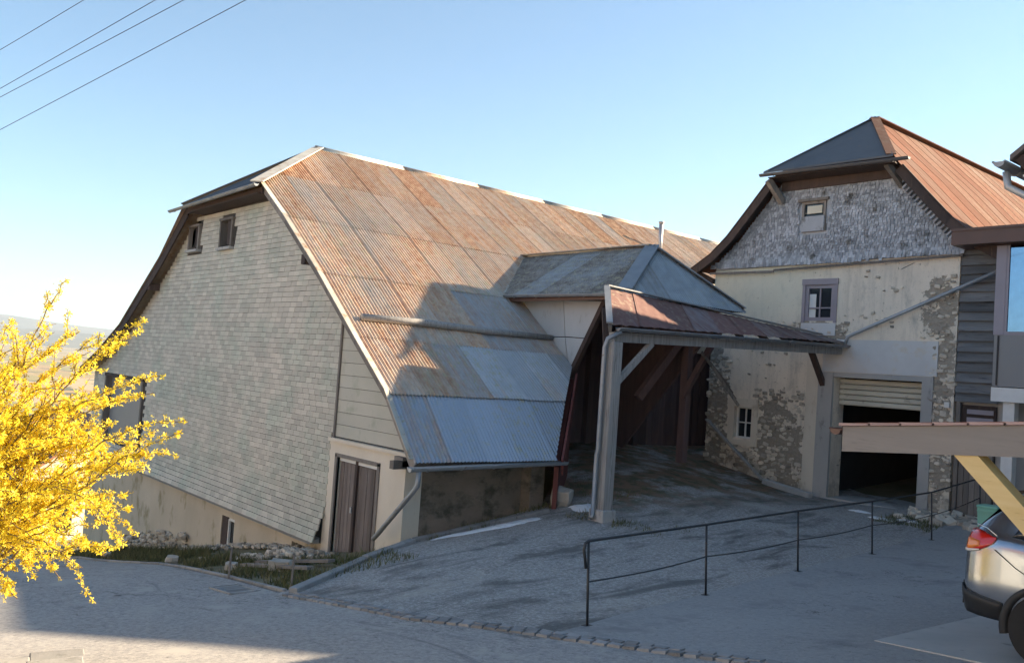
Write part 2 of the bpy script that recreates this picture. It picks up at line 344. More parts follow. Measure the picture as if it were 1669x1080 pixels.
    MAT['hills'] = k.done(k.mix(k.rng(k.noise(.0012, 5), .4, .6), (.05,.065,.05), (.10,.10,.07)), .95)
ground_mats()

def facade_mat():
    k = NT('crumbling_cream_plaster'); x, y, z = k.sep()
    c = k.mix(k.rng(k.noise(.7, 5, .6), .3, .7), (.82,.735,.61), (.69,.62,.52))
    c = k.mix(k.rng(k.noise(2.5, 6, .75, k.scaled((1,1,.45))), .54, .7), c, (.47,.44,.38)); c = k.mix(k.rng(k.noise(9, 6, .85), .56, .72), c, (.42,.385,.32))
    c = k.mix(k.math('MULTIPLY', k.rng(k.noise(1.6, 6, .75, k.scaled((2.2,1,.22))), .5, .66), .45), c, (.40,.37,.315)); c = k.mix(k.math('MULTIPLY', k.rng(z, 1.4, .2), k.rng(k.noise(2.2, 5, .7), .36, .6)), c, (.27,.245,.20))
    lime = k.math('MULTIPLY', k.rng(z, 4.4, 5.4), k.rng(x, -12.2, -14.5)); c = k.mix(k.math('MULTIPLY', lime, .55), c, (.60,.64,.52))
    nz = k.noise(2.3, 4, .6)
    def zone(cx_, cz_, rx, rz):
        a = k.math('POWER', k.math('DIVIDE', k.math('SUBTRACT', x, cx_), rx), 2.0); b_ = k.math('POWER', k.math('DIVIDE', k.math('SUBTRACT', z, cz_), rz), 2.0)
        return k.math('SUBTRACT', 1.0, k.math('ADD', a, b_))
    zs = None
    for q in ((-14.2,1.3,.95,1.7),(-16.4,2.3,.55,2.6),(-13.2,4.62,1.1,.4),(-9.75,2.6,.35,2.9),(-9.9,5.3,.55,.8),(-15.4,.8,.6,.5)):
        zz = zone(*q); zs = zz if zs is None else k.math('MAXIMUM', zs, zz)
    lost = k.rng(k.math('ADD', zs, k.math('ADD', k.math('MULTIPLY', k.math('SUBTRACT', nz, .5), 3.8), k.math('MULTIPLY', k.math('SUBTRACT', k.noise(11, 5, .7), .5), 1.8))), .35, .47)
    spots = k.math('MAXIMUM', k.rng(k.noise(5.5, 4, .7), .645, .67), k.rng(k.noise(13, 4, .75, k.scaled((1,1,1.8))), .655, .68)); lost = k.math('MAXIMUM', lost, spots)
    c = k.mix(lost, c, k.mix(k.noise(16, 4, .7), (.19,.165,.135), (.46,.41,.335)))
    vr = k.vor(7.5, 'F1', k.scaled((1,1,1.5)))
    h = k.math('ADD', k.math('MULTIPLY', lost, -.6), k.math('MULTIPLY', k.math('MULTIPLY', vr, lost), .9))
    crk = k.rng(k.vor(.9, 'DISTANCE_TO_EDGE', k.scaled((1,1,.6))), .003, .008, 1, 0); crk = k.math('MULTIPLY', crk, k.rng(k.noise(.8, 3), .62, .66))
    c = k.mix(crk, c, (.13,.12,.10))
    return k.done(c, .92, 0, k.bump(h, .9, .04, k.bump(k.noise(20, 5, .65), .45, .012)))
MAT['facade'] = facade_mat()

# ------------------------------------------------------------------ lie of the land
FX = [-30000,-1400,-900,-300,-60,-45,-38,-31,-24,-17.5,-12.3,-8,-4,0,6,14,60,3000]
FZ = [-130,-130,-118,-44,-9.6,-6.8,-5.3,-3.9,-2.45,-1.25,-.57,0,.42,1.15,1.5,1.9,4,60]
def road_z(X): return float(np.interp(X, FX, FZ))
CP = []
for X in (-60,-45,-38,-31,-24,-17.5,-12.3,-8,-4,0,6,14):
    for Y in (-8,-2,2.5,6.2): CP.append((X, Y, road_z(X)))
CP += [(-40,10,-5.6),(-36,9.7,-4.9),(-31,9.7,-3.9),(-24,9.7,-2.5),(-19,9.7,-1.5),(-17.3,9.7,-1.22),(-15.6,9.7,-.85),(-14.5,9.7,-.5),
 (-7.5,7.8,.03),(-7.8,10.5,0),(-8.2,13.5,0),(-8.4,16.4,0),(-8.7,19.5,.08),(-9.3,22,.3),(-11.5,22,.2),(-13.1,22,.2),(-16.7,22,.72),(-12.5,13.25,.1),
 (-14.4,13.3,.12),(-11,10,-.13),(-12.5,8,-.42),(-16.5,16.5,.8),(-17,19,.85),(-20,18,1.0),(-13,18,.42),(-10.5,17,.1),(-4.5,9.5,.4),(-4,12,.46),(-4,16,.5),
 (-5,21,.42),(0,10,1.0),(5,15,1.4),(-11,28,.5),(-11,38,.9),(-20,26,1.0),(-20,36,1.2),(5,28,1.6),(14,20,1.9),(-30,14,-3.0),(-30,24,-1.5),(-40,24,-4.5),(-60,24,-8.5),(-60,40,-8)]
CPA = np.array(CP)
def tps_fit(P):
    d = np.linalg.norm(P[:, None, :2]-P[None, :, :2], axis=2); K = np.where(d > 0, d*d*np.log(d+1e-12), 0)+np.eye(len(P))*.05
    A = np.zeros((len(P)+3, len(P)+3)); A[:len(P), :len(P)] = K; A[:len(P), len(P)] = 1; A[:len(P), len(P)+1:] = P[:, :2]; A[len(P):, :len(P)] = A[:len(P), len(P):].T
    return np.linalg.solve(A, np.concatenate([P[:, 2], np.zeros(3)]))
TW = tps_fit(CPA)
def Hn(X, Y):
    X = np.asarray(X, float); Y = np.asarray(Y, float); sh = X.shape; x = X.ravel(); y = Y.ravel()
    d = np.hypot(x[:, None]-CPA[None, :, 0], y[:, None]-CPA[None, :, 1])
    z = np.where(d > 0, d*d*np.log(d+1e-12), 0) @ TW[:-3] + TW[-3] + TW[-2]*x + TW[-1]*y
    f = np.interp(x, FX, FZ)
    out = np.maximum.reduce([(-55-x)/15, (x-10)/10, (-6-y)/10, (y-34)/10, np.zeros_like(x)]); wgt = np.clip(1-out, 0, 1)
    return (wgt*z+(1-wgt)*f).reshape(sh)
def H(x, y): return float(Hn([x], [y])[0])

def axis(lims):
    a = []
    for lo, hi, st in lims: a += list(np.arange(lo, hi, st))
    return np.array(a+[lims[-1][1]])
gx = axis([(-30000,-6000,3000),(-6000,-1500,450),(-1500,-300,60),(-300,-70,12),(-70,-40,2),(-40,8,.5),(8,30,3),(30,100,20),(100,2000,400)])
gy = axis([(-30000,-6000,3000),(-6000,-600,600),(-600,-60,60),(-60,-10,6),(-10,30,.5),(30,60,3),(60,300,30),(300,3000,300),(3000,30000,3000)])
XX, YY = np.meshgrid(gx, gy); ZZ = Hn(XX, YY)
nx, ny = len(gx), len(gy)
V = np.stack([XX.ravel(), YY.ravel(), ZZ.ravel()-.05], 1)
idx = np.arange(nx*ny).reshape(ny, nx)
F = np.stack([idx[:-1,:-1].ravel(), idx[:-1,1:].ravel(), idx[1:,1:].ravel(), idx[1:,:-1].ravel()], 1)
me = bpy.data.meshes.new('ground'); me.from_pydata(V.tolist(), [], F.tolist()); me.polygons.foreach_set('use_smooth', [True]*len(me.polygons))
struct(link('ground', me, MAT['earth']))
def draped(name, mat, polyA, polyB, nu, nv, dz):
    """sheet ruled between two plan polylines, laid on the land"""
    def along(P, t):
        P = np.array(P, float); L = np.concatenate([[0], np.cumsum(np.hypot(*np.diff(P, axis=0).T))]); s_ = t*L[-1]
        return np.stack([np.interp(s_, L, P[:, 0]), np.interp(s_, L, P[:, 1])], 1)
    t = np.linspace(0, 1, nu); A, B = along(polyA, t), along(polyB, t); s_ = np.linspace(0, 1, nv)[:, None, None]
    P = A[None]*(1-s_)+B[None]*s_
    Z = Hn(P[..., 0], P[..., 1])+dz
    mb = MB(); mb.grid([[(P[i,j,0], P[i,j,1], Z[i,j]) for j in range(nu)] for i in range(nv)]); mb.sm = True
    return struct(build(mb, name, MAT[mat]))
ROADK = [(-60,6.05),(-31,6.15),(-17,6.2),(-12.2,6.2),(-9,6.35),(-6.4,7.3),(-5.4,7.6),(-2,8.1),(12,9.5)]
draped('road', 'road', [(-60,-7),(12,-7)], ROADK, 170, 34, 0.0)
draped('ramp_surface', 'ramp', [(-12.25,5.98),(-14.35,9.75),(-14.3,13.2),(-16.9,16.2),(-21,18.2)], [(-7.25,6.72),(-7.55,8.5),(-8.15,13.5),(-8.75,19.5),(-9.2,21.9)], 60, 50, 0.004)
draped('passage_floor', 'ramp', [(-21,18.2),(-20,26)], [(-9.2,21.9),(-16.5,25.9)], 40, 40, 0.002)
draped('driveway', 'drive', [(-7.3,7.05),(-7.62,8.5),(-8.22,13.5),(-8.82,19.5),(-9.25,21.9)], [(-2,8.4),(-2.0,10),(-2,14),(-2,18),(-2,21.9)], 60, 30, 0.014)
# far hills beyond the plain
def hills(name, d0, dw, hmax, seed, lo=60, hi=150, base=-131):
    mb = MB(); rows = []
    for i in range(7):
        r = d0+dw*i/6; row = []
        prof = math.sin(math.pi*min(1, i/6*1.0))
        for j in range(90):
            a = math.radians(lo+(hi-lo)*j/89)
            x, y = -math.sin(a)*r, math.cos(a)*r
            n = mnoise.fractal(Vector((j*.11+seed, i*.25, seed)), 1.0, 2.0, 5)
            row.append((x, y, base + prof*max(20, hmax*(.75+.45*n))))
        rows.append(row)
    mb.grid(rows); mb.sm = True
    return struct(build(mb, name, MAT['hills']))
hills('hills', 15000, 6000, 330, 3.1, 40, 170)
hills('hills', 23000, 6000, 760, 8.4, 40, 170)

# ------------------------------------------------------------------ BARN
barn = thing('barn', 'long old barn with slate-hung gable and rusty corrugated iron roof', 'barn')
RP = [(-24.5,9.3),(-22.3,7.83),(-20.1,6.38),(-18.1,4.93),(-16.3,3.52),(-14.87,2.42),(-13.8,1.17)]
YF, YBK, YW = 9.4, 34.0, 9.8
LP = [(-24.5,9.3),(-26.9,7.26),(-28.9,5.85),(-32.5,3.65),(-35.0,2.62),(-37.2,1.9)]
def roof_z(X):
    if X >= -24.5: return float(np.interp(-X, [-p[0] for p in reversed(RP)], [p[1] for p in reversed(RP)]))
    return float(np.interp(-X, [-p[0] for p in LP], [p[1] for p in LP]))
HIPZ = 7.3; HY0 = 9.25; APEX = Vector((-24.5, 12.35, 9.3))
HR = Vector((-21.4, HY0, HIPZ)); HL = Vector((-26.9, HY0, HIPZ-.06))
def sheet(wd, L, pitch=.088, amp=.020, nl=1, cut=None, top=None, seg=6):
    """corrugated sheet: local x across, y down the slope, z out"""
    n = int(round(wd/pitch))*seg; mb = MB(); rows = [[] for _ in range(nl+1)]
    cols = []
    for i in range(n+1):
        x = wd*i/n; z = amp*math.cos(2*math.pi*x/pitch)
        l1 = L if cut is None else min(L, cut(x)); l0 = 0.0 if top is None else max(0.0, top(x))
        cols.append((x, z, l0, l1))
    for i in range(n):
        a, b = cols[i], cols[i+1]
        if a[3]-a[2] < .01 and b[3]-b[2] < .01: continue
        for k in range(nl):
            p = []
            for (x, z, l0, l1), kk in ((a,k),(b,k),(b,k+1),(a,k+1)):
                yy = l0+(max(l1, l0)-l0)*kk/nl; p.append((x, yy, z+.012*yy/L))
            mb.face(p)
    if not mb.f: return None
    me = mb.mesh('corrugated_sheet', True)
    b = bmesh.new(); b.from_mesh(me); bmesh.ops.remove_doubles(b, verts=b.verts, dist=1e-5); b.to_mesh(me); b.free()
    return me
def frame(o, ex, ey, ez):
    return Matrix(((ex.x,ey.x,ez.x,o.x),(ex.y,ey.y,ez.y,o.y),(ex.z,ey.z,ez.z,o.z),(0,0,0,1)))
SW = .088*10
ncol = int((YBK-YF)/SW)+1
shared = {}
for r in range(len(RP)-1):
    a, b = RP[r], RP[r+1]; d = Vector((b[0]-a[0], 0, b[1]-a[1])); L = d.length; d.normalize(); nrm = Vector((-d.z, 0, d.x))
    for c in range(ncol):
        y0 = YF+c*SW; y1 = y0+SW+.03; ov = .12 if r < len(RP)-2 else .05
        cut = None; top = None
        def xcut(Y):
            if Y < 13.08: return 99
            if Y < 15.32: return -13.84-(Y-13.08)/1.1135
            if Y < 19.4: return -17.95
            return -18.2
        def s_of(X): return (X-a[0])/d.x
        if y1 > 13.08 and b[0] > -19.5:
            cut = lambda x, y1=y1: s_of(xcut(y1-x)) if xcut(y1-x) < 90 else 99
        # upper corner of the hip: nothing above the hip edge
        if y0 < APEX.y and a[0] < HR.x+.3:
            def top(x, y1=y1):
                Y = y1-x; t = (Y-HR.y)/(APEX.y-HR.y)
                return s_of(HR.x+(APEX.x-HR.x)*t) if t < 1 else 0
            top = top
        if cut is None and top is None:
            key = r
            if key not in shared: shared[key] = sheet(SW+.03, L+ov, nl=2)
            me = shared[key]
        else:
            me = sheet(SW+.03, L+ov, nl=2, cut=cut, top=top)
            if me is None: continue
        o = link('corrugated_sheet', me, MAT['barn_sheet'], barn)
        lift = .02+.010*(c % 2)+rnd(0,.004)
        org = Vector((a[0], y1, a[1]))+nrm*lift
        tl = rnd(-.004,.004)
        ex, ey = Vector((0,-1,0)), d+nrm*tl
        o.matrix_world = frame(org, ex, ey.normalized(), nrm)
        rust_and_shade = rnd(.44,.62)
        if r == 5: rust_and_shade = rnd(.06,.20)
        if r == 4 and c > 1: rust_and_shade = rnd(.12,.36)  # lower right sheets less rusted: roof shade put into their colour
        if r == 3 and c > 3: rust_and_shade = rnd(.2,.48)
        if r == 2 and c > 4 and c < 8: rust_and_shade = rnd(.36,.52)
        if random.random() < .12: rust_and_shade = min(1, rust_and_shade+.25)
        o.color = (rust_and_shade, rnd(.2,1), 1.0 if r == 5 else (rnd(.45,.65) if r == 4 and c > 1 else (rnd(.2,.6) if r == 3 and c > 3 else 0)), 1)  # blue channel: newer zinc at the eave, painted shade on the shaded sheets
# left slope and hip: corrugated sheets seen edge-on
def slope_part(P, y0, y1, name, mat, par, lift=.0, topcut=None):
    mb = MB(); n = 150
    rows = []
    for (x, z) in P:
        ys = y0[len(rows)]; rows.append([(x, ys+(y1-ys)*j/n, z+(.012 if j % 2 else -.012)+lift) for j in range(n+1)])
    mb.grid(rows); return build(mb, name, mat, par, True)
slope_part(LP, [APEX.y-.05, HY0+.02]+[YF-.05]*(len(LP)-2), YBK, 'far_slope', MAT['barn_sheet'], barn).color = (.6,.3,0,1)
nh = 8
for i in range(nh):                                             # hip: eight tapering sheets
    mb = MB(); x0 = HL.x+(HR.x-HL.x)*i/nh; x1 = HL.x+(HR.x-HL.x)*(i+1)/nh+.02
    def hipz(X): return HL.z+(HR.z-HL.z)*(X-HL.x)/(HR.x-HL.x)
    def tmax(X): return (X-HL.x)/(APEX.x-HL.x) if X < APEX.x else (HR.x-X)/(HR.x-APEX.x)
    rows = [[], []]
    for j in range(25):
        X = x0+(x1-x0)*j/24; t = max(0, min(1, tmax(X))); zz = hipz(X)+.012*math.cos(2*math.pi*X/.0765)+.004*(i % 2)
        rows[0].append((X, HY0-.12, zz-.07)); rows[1].append((X, HY0+(APEX.y-HY0)*t, zz+(APEX.z-hipz(X))*t))
    mb.grid(rows); build(mb, 'hip_sheet', MAT['hip_dark'], barn, True)
# trims
def cap(a, b, name, wd, mat, par, h=.03):
    return build(MB().bar(a, b, wd, h), name, mat, par)
up = Vector((0,0,.05))
cap(HR+up+Vector((.02,-.1,-.03)), APEX+up, 'hip_cap', .34, MAT['ridge_cap'], barn)
cap(HL+up, APEX+up, 'hip_cap', .26, MAT['hip_dark'], barn)
for i in range(7):
    y0 = APEX.y-.1+i*3.1; sag = 0.0
    mb = MB(); z = 9.36+sag
    for s in (-1,1): mb.bar((-24.5+s*.08, y0, z-.055), (-24.5+s*.08, y0+3.14, z-.05), .19, .02, up=(s*.6,0,.8))
    mb.tube([(-24.5,y0,z),(-24.5,y0+3.14,z+.004)], .045, 8)
    o = build(mb, 'ridge_cap', MAT['barn_sheet'] if i % 3 else MAT['ridge_cap'], barn); o.color = (.5,.4,0,1)
# verge boards
for k in range(len(RP)-1):
    a, b = RP[k], RP[k+1]
    if b[0] < HR.x: continue
    a0 = max(a[0], HR.x-.1); az = roof_z(a0)
    build(MB().bar((a0, YF+.03, az-.10), (b[0], YF+.03, b[1]-.10), .035, .2, up=(0,0,1)), 'verge_board', MAT['old_wood'], barn)
    build(MB().bar((a0, YF-.03, az+.045), (b[0], YF-.03, b[1]+.045), .12, .02), 'verge_flashing', MAT['ridge_cap'], barn)
for k in range(1, len(LP)-1):
    a, b = LP[k], LP[k+1]
    build(MB().bar((a[0], YF+.03, a[1]-.16), (b[0], YF+.03, b[1]-.16), .05, .34), 'verge_board', MAT['dark_wood'], barn)
# hip eave boards and gutter
build(MB().bar(HL+Vector((.1,.12,-.16)), HR+Vector((-.05,.12,-.16)), .04, .16), 'eave_board', MAT['dark_wood'], barn)
def gutter(a, b, r, name, mat, par, n=7):
    a, b = Vector(a), Vector(b); d = (b-a).normalized(); sd = d.cross(Vector((0,0,1))).normalized(); mb = MB()
    rows = []
    for k in range(n+1):
        an = math.pi+math.pi*k/n; q = sd*math.cos(an)*r+Vector((0,0,math.sin(an)*r)); rows.append([a+q, b+q])
    mb.grid(rows)
    rows = []
    for k in range(n+1):
        an = math.pi+math.pi*k/n; q = sd*math.cos(an)*(r-.008)+Vector((0,0,math.sin(an)*(r-.008))); rows.append([a+q, b+q])
    mb.grid(rows)
    for s in (1,-1): mb.tube([a+sd*s*r, b+sd*s*r], .012, 6)
    Lg = (b-a).length; nb = max(1, int(Lg/.75))
    for i_ in range(nb):
        c_ = a.lerp(b, (i_+.5)/nb); mb.tube([c_+sd*math.cos(math.pi+math.pi*k/6)*(r+.006)+Vector((0,0,math.sin(math.pi+math.pi*k/6)*(r+.006))) for k in range(7)]+[c_+sd*(r+.006)], .010, 5)
    mb.face([a+sd*math.cos(math.pi+math.pi*k/n)*r+Vector((0,0,math.sin(math.pi+math.pi*k/n)*r)) for k in range(n+1)])
    mb.face([b+sd*math.cos(math.pi+math.pi*k/n)*r+Vector((0,0,math.sin(math.pi+math.pi*k/n)*r)) for k in range(n+1)])
    return build(mb, name, mat, par, True)
gutter(HL+Vector((-.65,-.14,-.12)), HR+Vector((.12,-.14,-.06)), .06, 'gutter', MAT['zinc'], barn)
# soffit boards between hip eave and wall
build(MB().prism([HL+Vector((.5,0,-.25)), HR+Vector((-.1,0,-.25)), Vector((HR.x-.1, YW, HR.z-.25)), Vector((HL.x+.5, YW, HL.z-.25))], (0,0,.03)), 'soffit', MAT['dark_wood'], barn)
# purlin ends
for X in (-19.0, -29.9, -34.0):
    build(MB().bb(X-.09, X+.09, YF+.02, YW+.02, roof_z(X)-.45, roof_z(X)-.22), 'purlin_end', MAT['dark_wood'], barn)
# gable wall core (above the plinth)
XR, XL = -14.57, -36.3
top = [(XR, roof_z(XR)-.3)] + [(p[0], p[1]-.22) for p in reversed(RP[1:-1]) if p[0] < XR and p[0] > HR.x] + [(HR.x, HR.z-.22),(HL.x+.3, HL.z-.24)] + [(p[0], p[1]-.24) for p in LP[2:-1] if p[0] > XL] + [(XL, roof_z(XL)-.25)]
GATE = (-34.8,-30.6,-.6,1.75)
wall_holes([(XL,-1.15),(-17.6,-1.15),(-17.6,1.2),(XR,1.2)]+top, [(-27.35,-26.6,6.02,6.68),(-24.88,-24.1,5.95,6.68), GATE], YW, .25, 'gable_wall', MAT['underlay'], barn)
# slates
def gable_lim(z):
    xs = np.linspace(-36.4, -14.5, 1500); ok = [x for x in xs if roof_z(x)-.2 > z and (z < 7.05)]
    return (min(ok), max(ok)) if ok else (0, 0)
SH, SWD = .128, .30
slate_list = []; zb = -1.08; row = 0
holes = [(-27.47,-26.45,5.86,6.82),(-25.0,-23.95,5.79,6.82),(-35.0,-30.4,-.6,1.85)]
while zb < 7.1:
    xl, xr = gable_lim(zb+.13)
    if zb > 1.25: xr = min(xr, -17.48) if zb < 3.75 else xr
    else: xr = min(xr, -17.62)
    if xr-xl < .3: break
    x = xl+(SWD*.5 if row % 2 else 0)-SWD
    while x < xr:
        x0, x1 = max(x, xl), min(x+SWD-.006, xr); x += SWD
        if x1-x0 < .05: continue
        if any(h[0] < (x0+x1)/2 < h[1] and h[2] < zb+SH*.6 < h[3] for h in holes): continue
        slate_list.append((x0, x1, zb, abs(x1-x0-SWD+.006) < 1e-4, row))
    zb += SH; row += 1
def slate_mb(x0, x1, z0, y, kick=0.0, tint=0.0, mb=None, j=0.0):
    mb = mb or MB(); z1 = z0+.120; yb = y-.040-kick; yt = y-.032-kick*.9
    mb.prism([(x0,yb,z0+j),(x1,yb,z0-j),(x1,yt,z1),(x0,yt,z1)], (0,.03,0))
    for q in range(6): mb.t[-1-q] = tint
    return mb
def kick_of(r): return max(0, (7-r))**1.6*.012
cand = sorted([s for s in slate_list if s[3] and s[4] >= 7 and s[1] < -17.4 and -.1 < s[2] < 4.6], key=lambda s: (s[0]+16)**2+(s[2]-1.8)**2*.9)
near = set(id(s) for s in cand[:300])
slate_me = [slate_mb(-SWD/2+.004, SWD/2-.004, 0, 0, 0, 0, None, j).mesh('slate') for j in (0,.004,-.004,.002)]
fld = MB()
for s in slate_list:
    if id(s) in near:
        o = link('slate', random.choice(slate_me), MAT['slate'], barn)
        o.location = ((s[0]+s[1])/2, YW+rnd(-.003,.0), s[2]+rnd(-.002,.002)); o.rotation_euler = (rnd(-.006,.004), rnd(-.006,.006), rnd(-.004,.004))
    else: slate_mb(s[0], s[1], s[2]+rnd(-.002,.002), YW+rnd(-.003,.0), kick_of(s[4]), random.random() or .5, fld, rnd(-.003,.003))
o = build(fld, 'slate_field', MAT['slate'], barn); stuff(o)
# smooth panels over the door
z = 1.28
while z < 3.75:
    xr = gable_lim(z+.27)[1]; xr0 = gable_lim(z)[1]
    if xr > -17.42: build(MB().prism([(-17.44,YW-.03,z),(xr0,YW-.03,z),(xr,YW-.03,z+.262),(-17.44,YW-.03,z+.262)], (0,.028,0)), 'facade_panel', MAT['panel'], barn)
    z += .272
build(MB().bar((-17.46,YW-.05,1.2),(-17.46,YW-.05,3.85),.05,.06,up=(1,0,0)), 'corner_strip', MAT['old_wood'], barn)
build(MB().bb(-17.6,-14.35,YW-.12,YW+.01,1.17,1.245), 'cornice', MAT['door_plaster'], barn)
build(MB().bb(-14.75,-14.45,YW-.2,YW+.02,.98,1.165), 'corbel', MAT['old_wood'], barn)
# plinth with cellar windows, ledge
wall_holes([(XL,-6.2),(-17.7,-2.2),(-17.7,-1.12),(XL,-1.12)], [(-23.35,-22.5,-2.25,-1.45),(-19.2,-18.55,-1.85,-1.36)], YW+.02, .6, 'plinth_wall', MAT['beige_plaster'], barn)
build(MB().prism([(XL,YW-.26,-1.16),(XL,YW+.02,-1.02),(XL,YW+.02,-1.16)], (18.45,0,0)), 'ledge', MAT['concrete'], barn)
cw = build(MB().bb(-23.30,-22.55,YW+.13,YW+.15,-2.22,-1.48), 'cellar_window', MAT['glass_dark'], barn)
mb = MB(); fy = YW+.06
mb.bb(-23.0,-22.94,fy,fy+.06,-2.2,-1.5).bb(-22.60,-22.52,fy,fy+.06,-2.24,-1.46).bb(-22.94,-22.6,fy,fy+.06,-1.54,-1.46).bb(-22.94,-22.6,fy,fy+.06,-2.24,-2.16)
build(mb, 'frame', MAT['white_paint'], cw)
build(MB().bb(-23.34,-23.0,fy-.02,fy+.05,-2.24,-1.46), 'shutter', MAT['dark_wood'], cw)
build(MB().bb(-23.45,-22.4,YW-.04,YW+.25,-2.33,-2.26), 'sill', MAT['concrete'], cw)
build(MB().bb(-19.2,-18.55,YW+.14,YW+.17,-1.85,-1.36), 'vent_opening', MAT['black'], barn)
# attic windows: a dark casement and a leaf standing open
for X0, X1, Z0, Z1 in ((-27.35,-26.6,6.02,6.68),(-24.88,-24.1,5.95,6.68)):
    wd = build(MB().bb(X0, X1, YW+.1, YW+.12, Z0, Z1), 'attic_window', MAT['glass_dark'], barn)
    mb = MB(); q = .06
    mb.bb(X0-q,X0+.03,YW-.11,YW+.1,Z0-.04,Z1+.04).bb(X1-.03,X1+q,YW-.11,YW+.1,Z0-.04,Z1+.04).bb(X0-q-.02,X1+q+.02,YW-.13,YW+.1,Z1,Z1+.07).bb((X0+X1)/2-.02,(X0+X1)/2+.02,YW+.02,YW+.08,Z0,Z1)
    build(mb, 'frame', MAT['old_wood'], wd)
    build(MB().bb(X0-q-.03,X1+q+.03,YW-.17,YW+.1,Z0-.12,Z0-.045), 'sill', MAT['concrete'], wd)
    build(MB().bb(X0+.42, X1-.02, YW-.06, YW-.02, Z0+.02, Z1-.02), 'shutter', MAT['dark_wood'], wd)
# grey sliding gate on the far part of the gable
g = build(MB().bb(GATE[0],GATE[1],YW+.14,YW+.18,GATE[2],GATE[3]), 'loft_gate', MAT['grey_panel'], barn)
build(MB().bb(GATE[0]-.1,GATE[1]+.1,YW-.09,YW+.12,GATE[3],GATE[3]+.1), 'lintel', MAT['dark_wood'], g)
for X in (GATE[0],GATE[1]): build(MB().bb(X-.07,X+.07,YW-.08,YW+.13,GATE[2],GATE[3]), 'jamb', MAT['old_wood'], g)
# door bay
wall_holes([(-17.72,-2.4),(XR,-1.9),(XR,1.16),(-17.72,1.16)], [(-17.25,-15.58,-1.9,.85)], YW-.03, .4, 'door_wall', MAT['door_plaster'], barn)
dr = build(MB().bb(-17.25,-15.58,YW+.11,YW+.13,-1.9,.85), 'double_door', MAT['dark_wood'], barn)
n = 11
for i in range(n):
    x0 = -17.22+i*1.61/n; x1 = x0+1.61/n-.012; dy = .0 if i < 5 else -.02
    build(MB().bb(x0, x1, YW+.045+dy+rnd(-.006,.006), YW+.1, -1.3+rnd(0,.05), .76+rnd(-.02,0)), 'plank', MAT['door_wood'], dr)
build(MB().bb(-17.24,-16.5,YW+.02,YW+.09,.765,.83), 'head_rail', MAT['white_paint'], dr)
build(MB().bb(-16.42,-15.6,YW+.0,YW+.09,.765,.83), 'head_rail', MAT['white_paint'], dr)
build(MB().bb(-16.5,-16.42,YW-.02,YW+.09,-1.3,.84), 'meeting_stile', MAT['dark_wood'], dr)
build(MB().bb(-16.56,-16.50,YW-.05,YW+.03,-.26,-.14), 'latch', MAT['zinc'], dr)
for X0, X1, Z0, Z1 in ((-17.34,-17.25,-1.35,.9),(-15.58,-15.5,-1.1,.9),(-17.34,-15.5,.85,.92)):
    build(MB().bb(X0,X1,YW-.06,YW+.02,Z0,Z1), 'door_frame', MAT['old_wood'], dr)
build(MB().bb(-17.3,-16.3,YW-.3,YW+.05,-1.33,-1.235), 'door_step', MAT['concrete'], dr)
# low side wall under the eave
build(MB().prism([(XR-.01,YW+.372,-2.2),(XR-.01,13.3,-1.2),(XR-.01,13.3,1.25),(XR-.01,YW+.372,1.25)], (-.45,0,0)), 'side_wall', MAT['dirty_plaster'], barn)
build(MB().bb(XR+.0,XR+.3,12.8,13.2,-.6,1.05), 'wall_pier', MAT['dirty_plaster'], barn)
build(MB().bar((XR+.05,YF,1.02),(XR+.05,13.15,1.06),.14,.16), 'wall_plate', MAT['old_wood'], barn)
gt = gutter((-13.72,9.28,1.06),(-13.72,13.3,1.13), .075, 'gutter', MAT['zinc'], barn)
dp = MB().tube([(-13.72,9.5,1.0),(-13.74,9.5,.72),(-13.86,9.48,.58),(-14.95,9.45,-.42),(-15.05,9.45,-.5)], .05, 10); build(dp, 'downpipe', MAT['zinc'], barn)
# cut edge of the low roof: red edge board and timber
ca, cb = Vector((-15.74,15.22,2.98)), Vector((-13.86,13.12,1.1))
build(MB().bar(ca+Vector((.1,.1,-.12)), cb+Vector((.1,.1,-.1)), .05, .42), 'edge_board', MAT['red_wood'], barn)
build(MB().prism([ca+Vector((.05,.05,-.1)), cb+Vector((.05,.05,-.1)), Vector((cb.x+.05,cb.y+.05,-.3)), Vector((ca.x+.05,ca.y+.05,.3))], (-.07,-.07,0)), 'splayed_boarding', MAT['red_wood'], barn)
# dormer over the high entrance
DY0, DY1, DYR = 14.9, 19.5, 17.19; DZE, DZR = 4.98, 6.4; DXF, DXR = -13.85, -15.1
def inner_x(z): return float(np.interp(z, [p[1] for p in reversed(RP)], [p[0] for p in reversed(RP)]))
dsl = Vector((0, DY0-DYR, DZE-DZR)); DL = dsl.length; dsl.normalize(); dn = Vector((0, dsl.z, -dsl.y)); dn = -dn if dn.z < 0 else dn
x = -20.3; i = 0
while x < DXF:
    wd = .088*10; x1 = min(x+wd, DXF)
    wd = max(.088, round((x1-x)/.088)*.088)
    # valley at the barn roof (left end) and hip edge (right end)
    def vtop(q, x=x):
        X = x+q; s0 = 0
        if X > DXR: s0 = (X-DXR)/(DXF-DXR)*DL
        return s0
    def vcut(q, x=x):
        X = x+q
        zr = roof_z(X)
        if zr > DZE: return max(0.0, (DZR-zr)/(DZR-DZE)*DL+.05)
        return 99
    me = sheet(wd+.02, DL+.12, nl=2, cut=vcut, top=vtop)
    if me:
        o = link('corrugated_sheet', me, MAT['dormer_sheet'], barn)
        o.matrix_world = frame(Vector((x, DYR, DZR))+dn*(.02+.008*(i % 2)), Vector((1,0,0)), dsl, dn); o.color = (rnd(.3,.75), rnd(.5,1), 0, 1)
    x += wd; i += 1
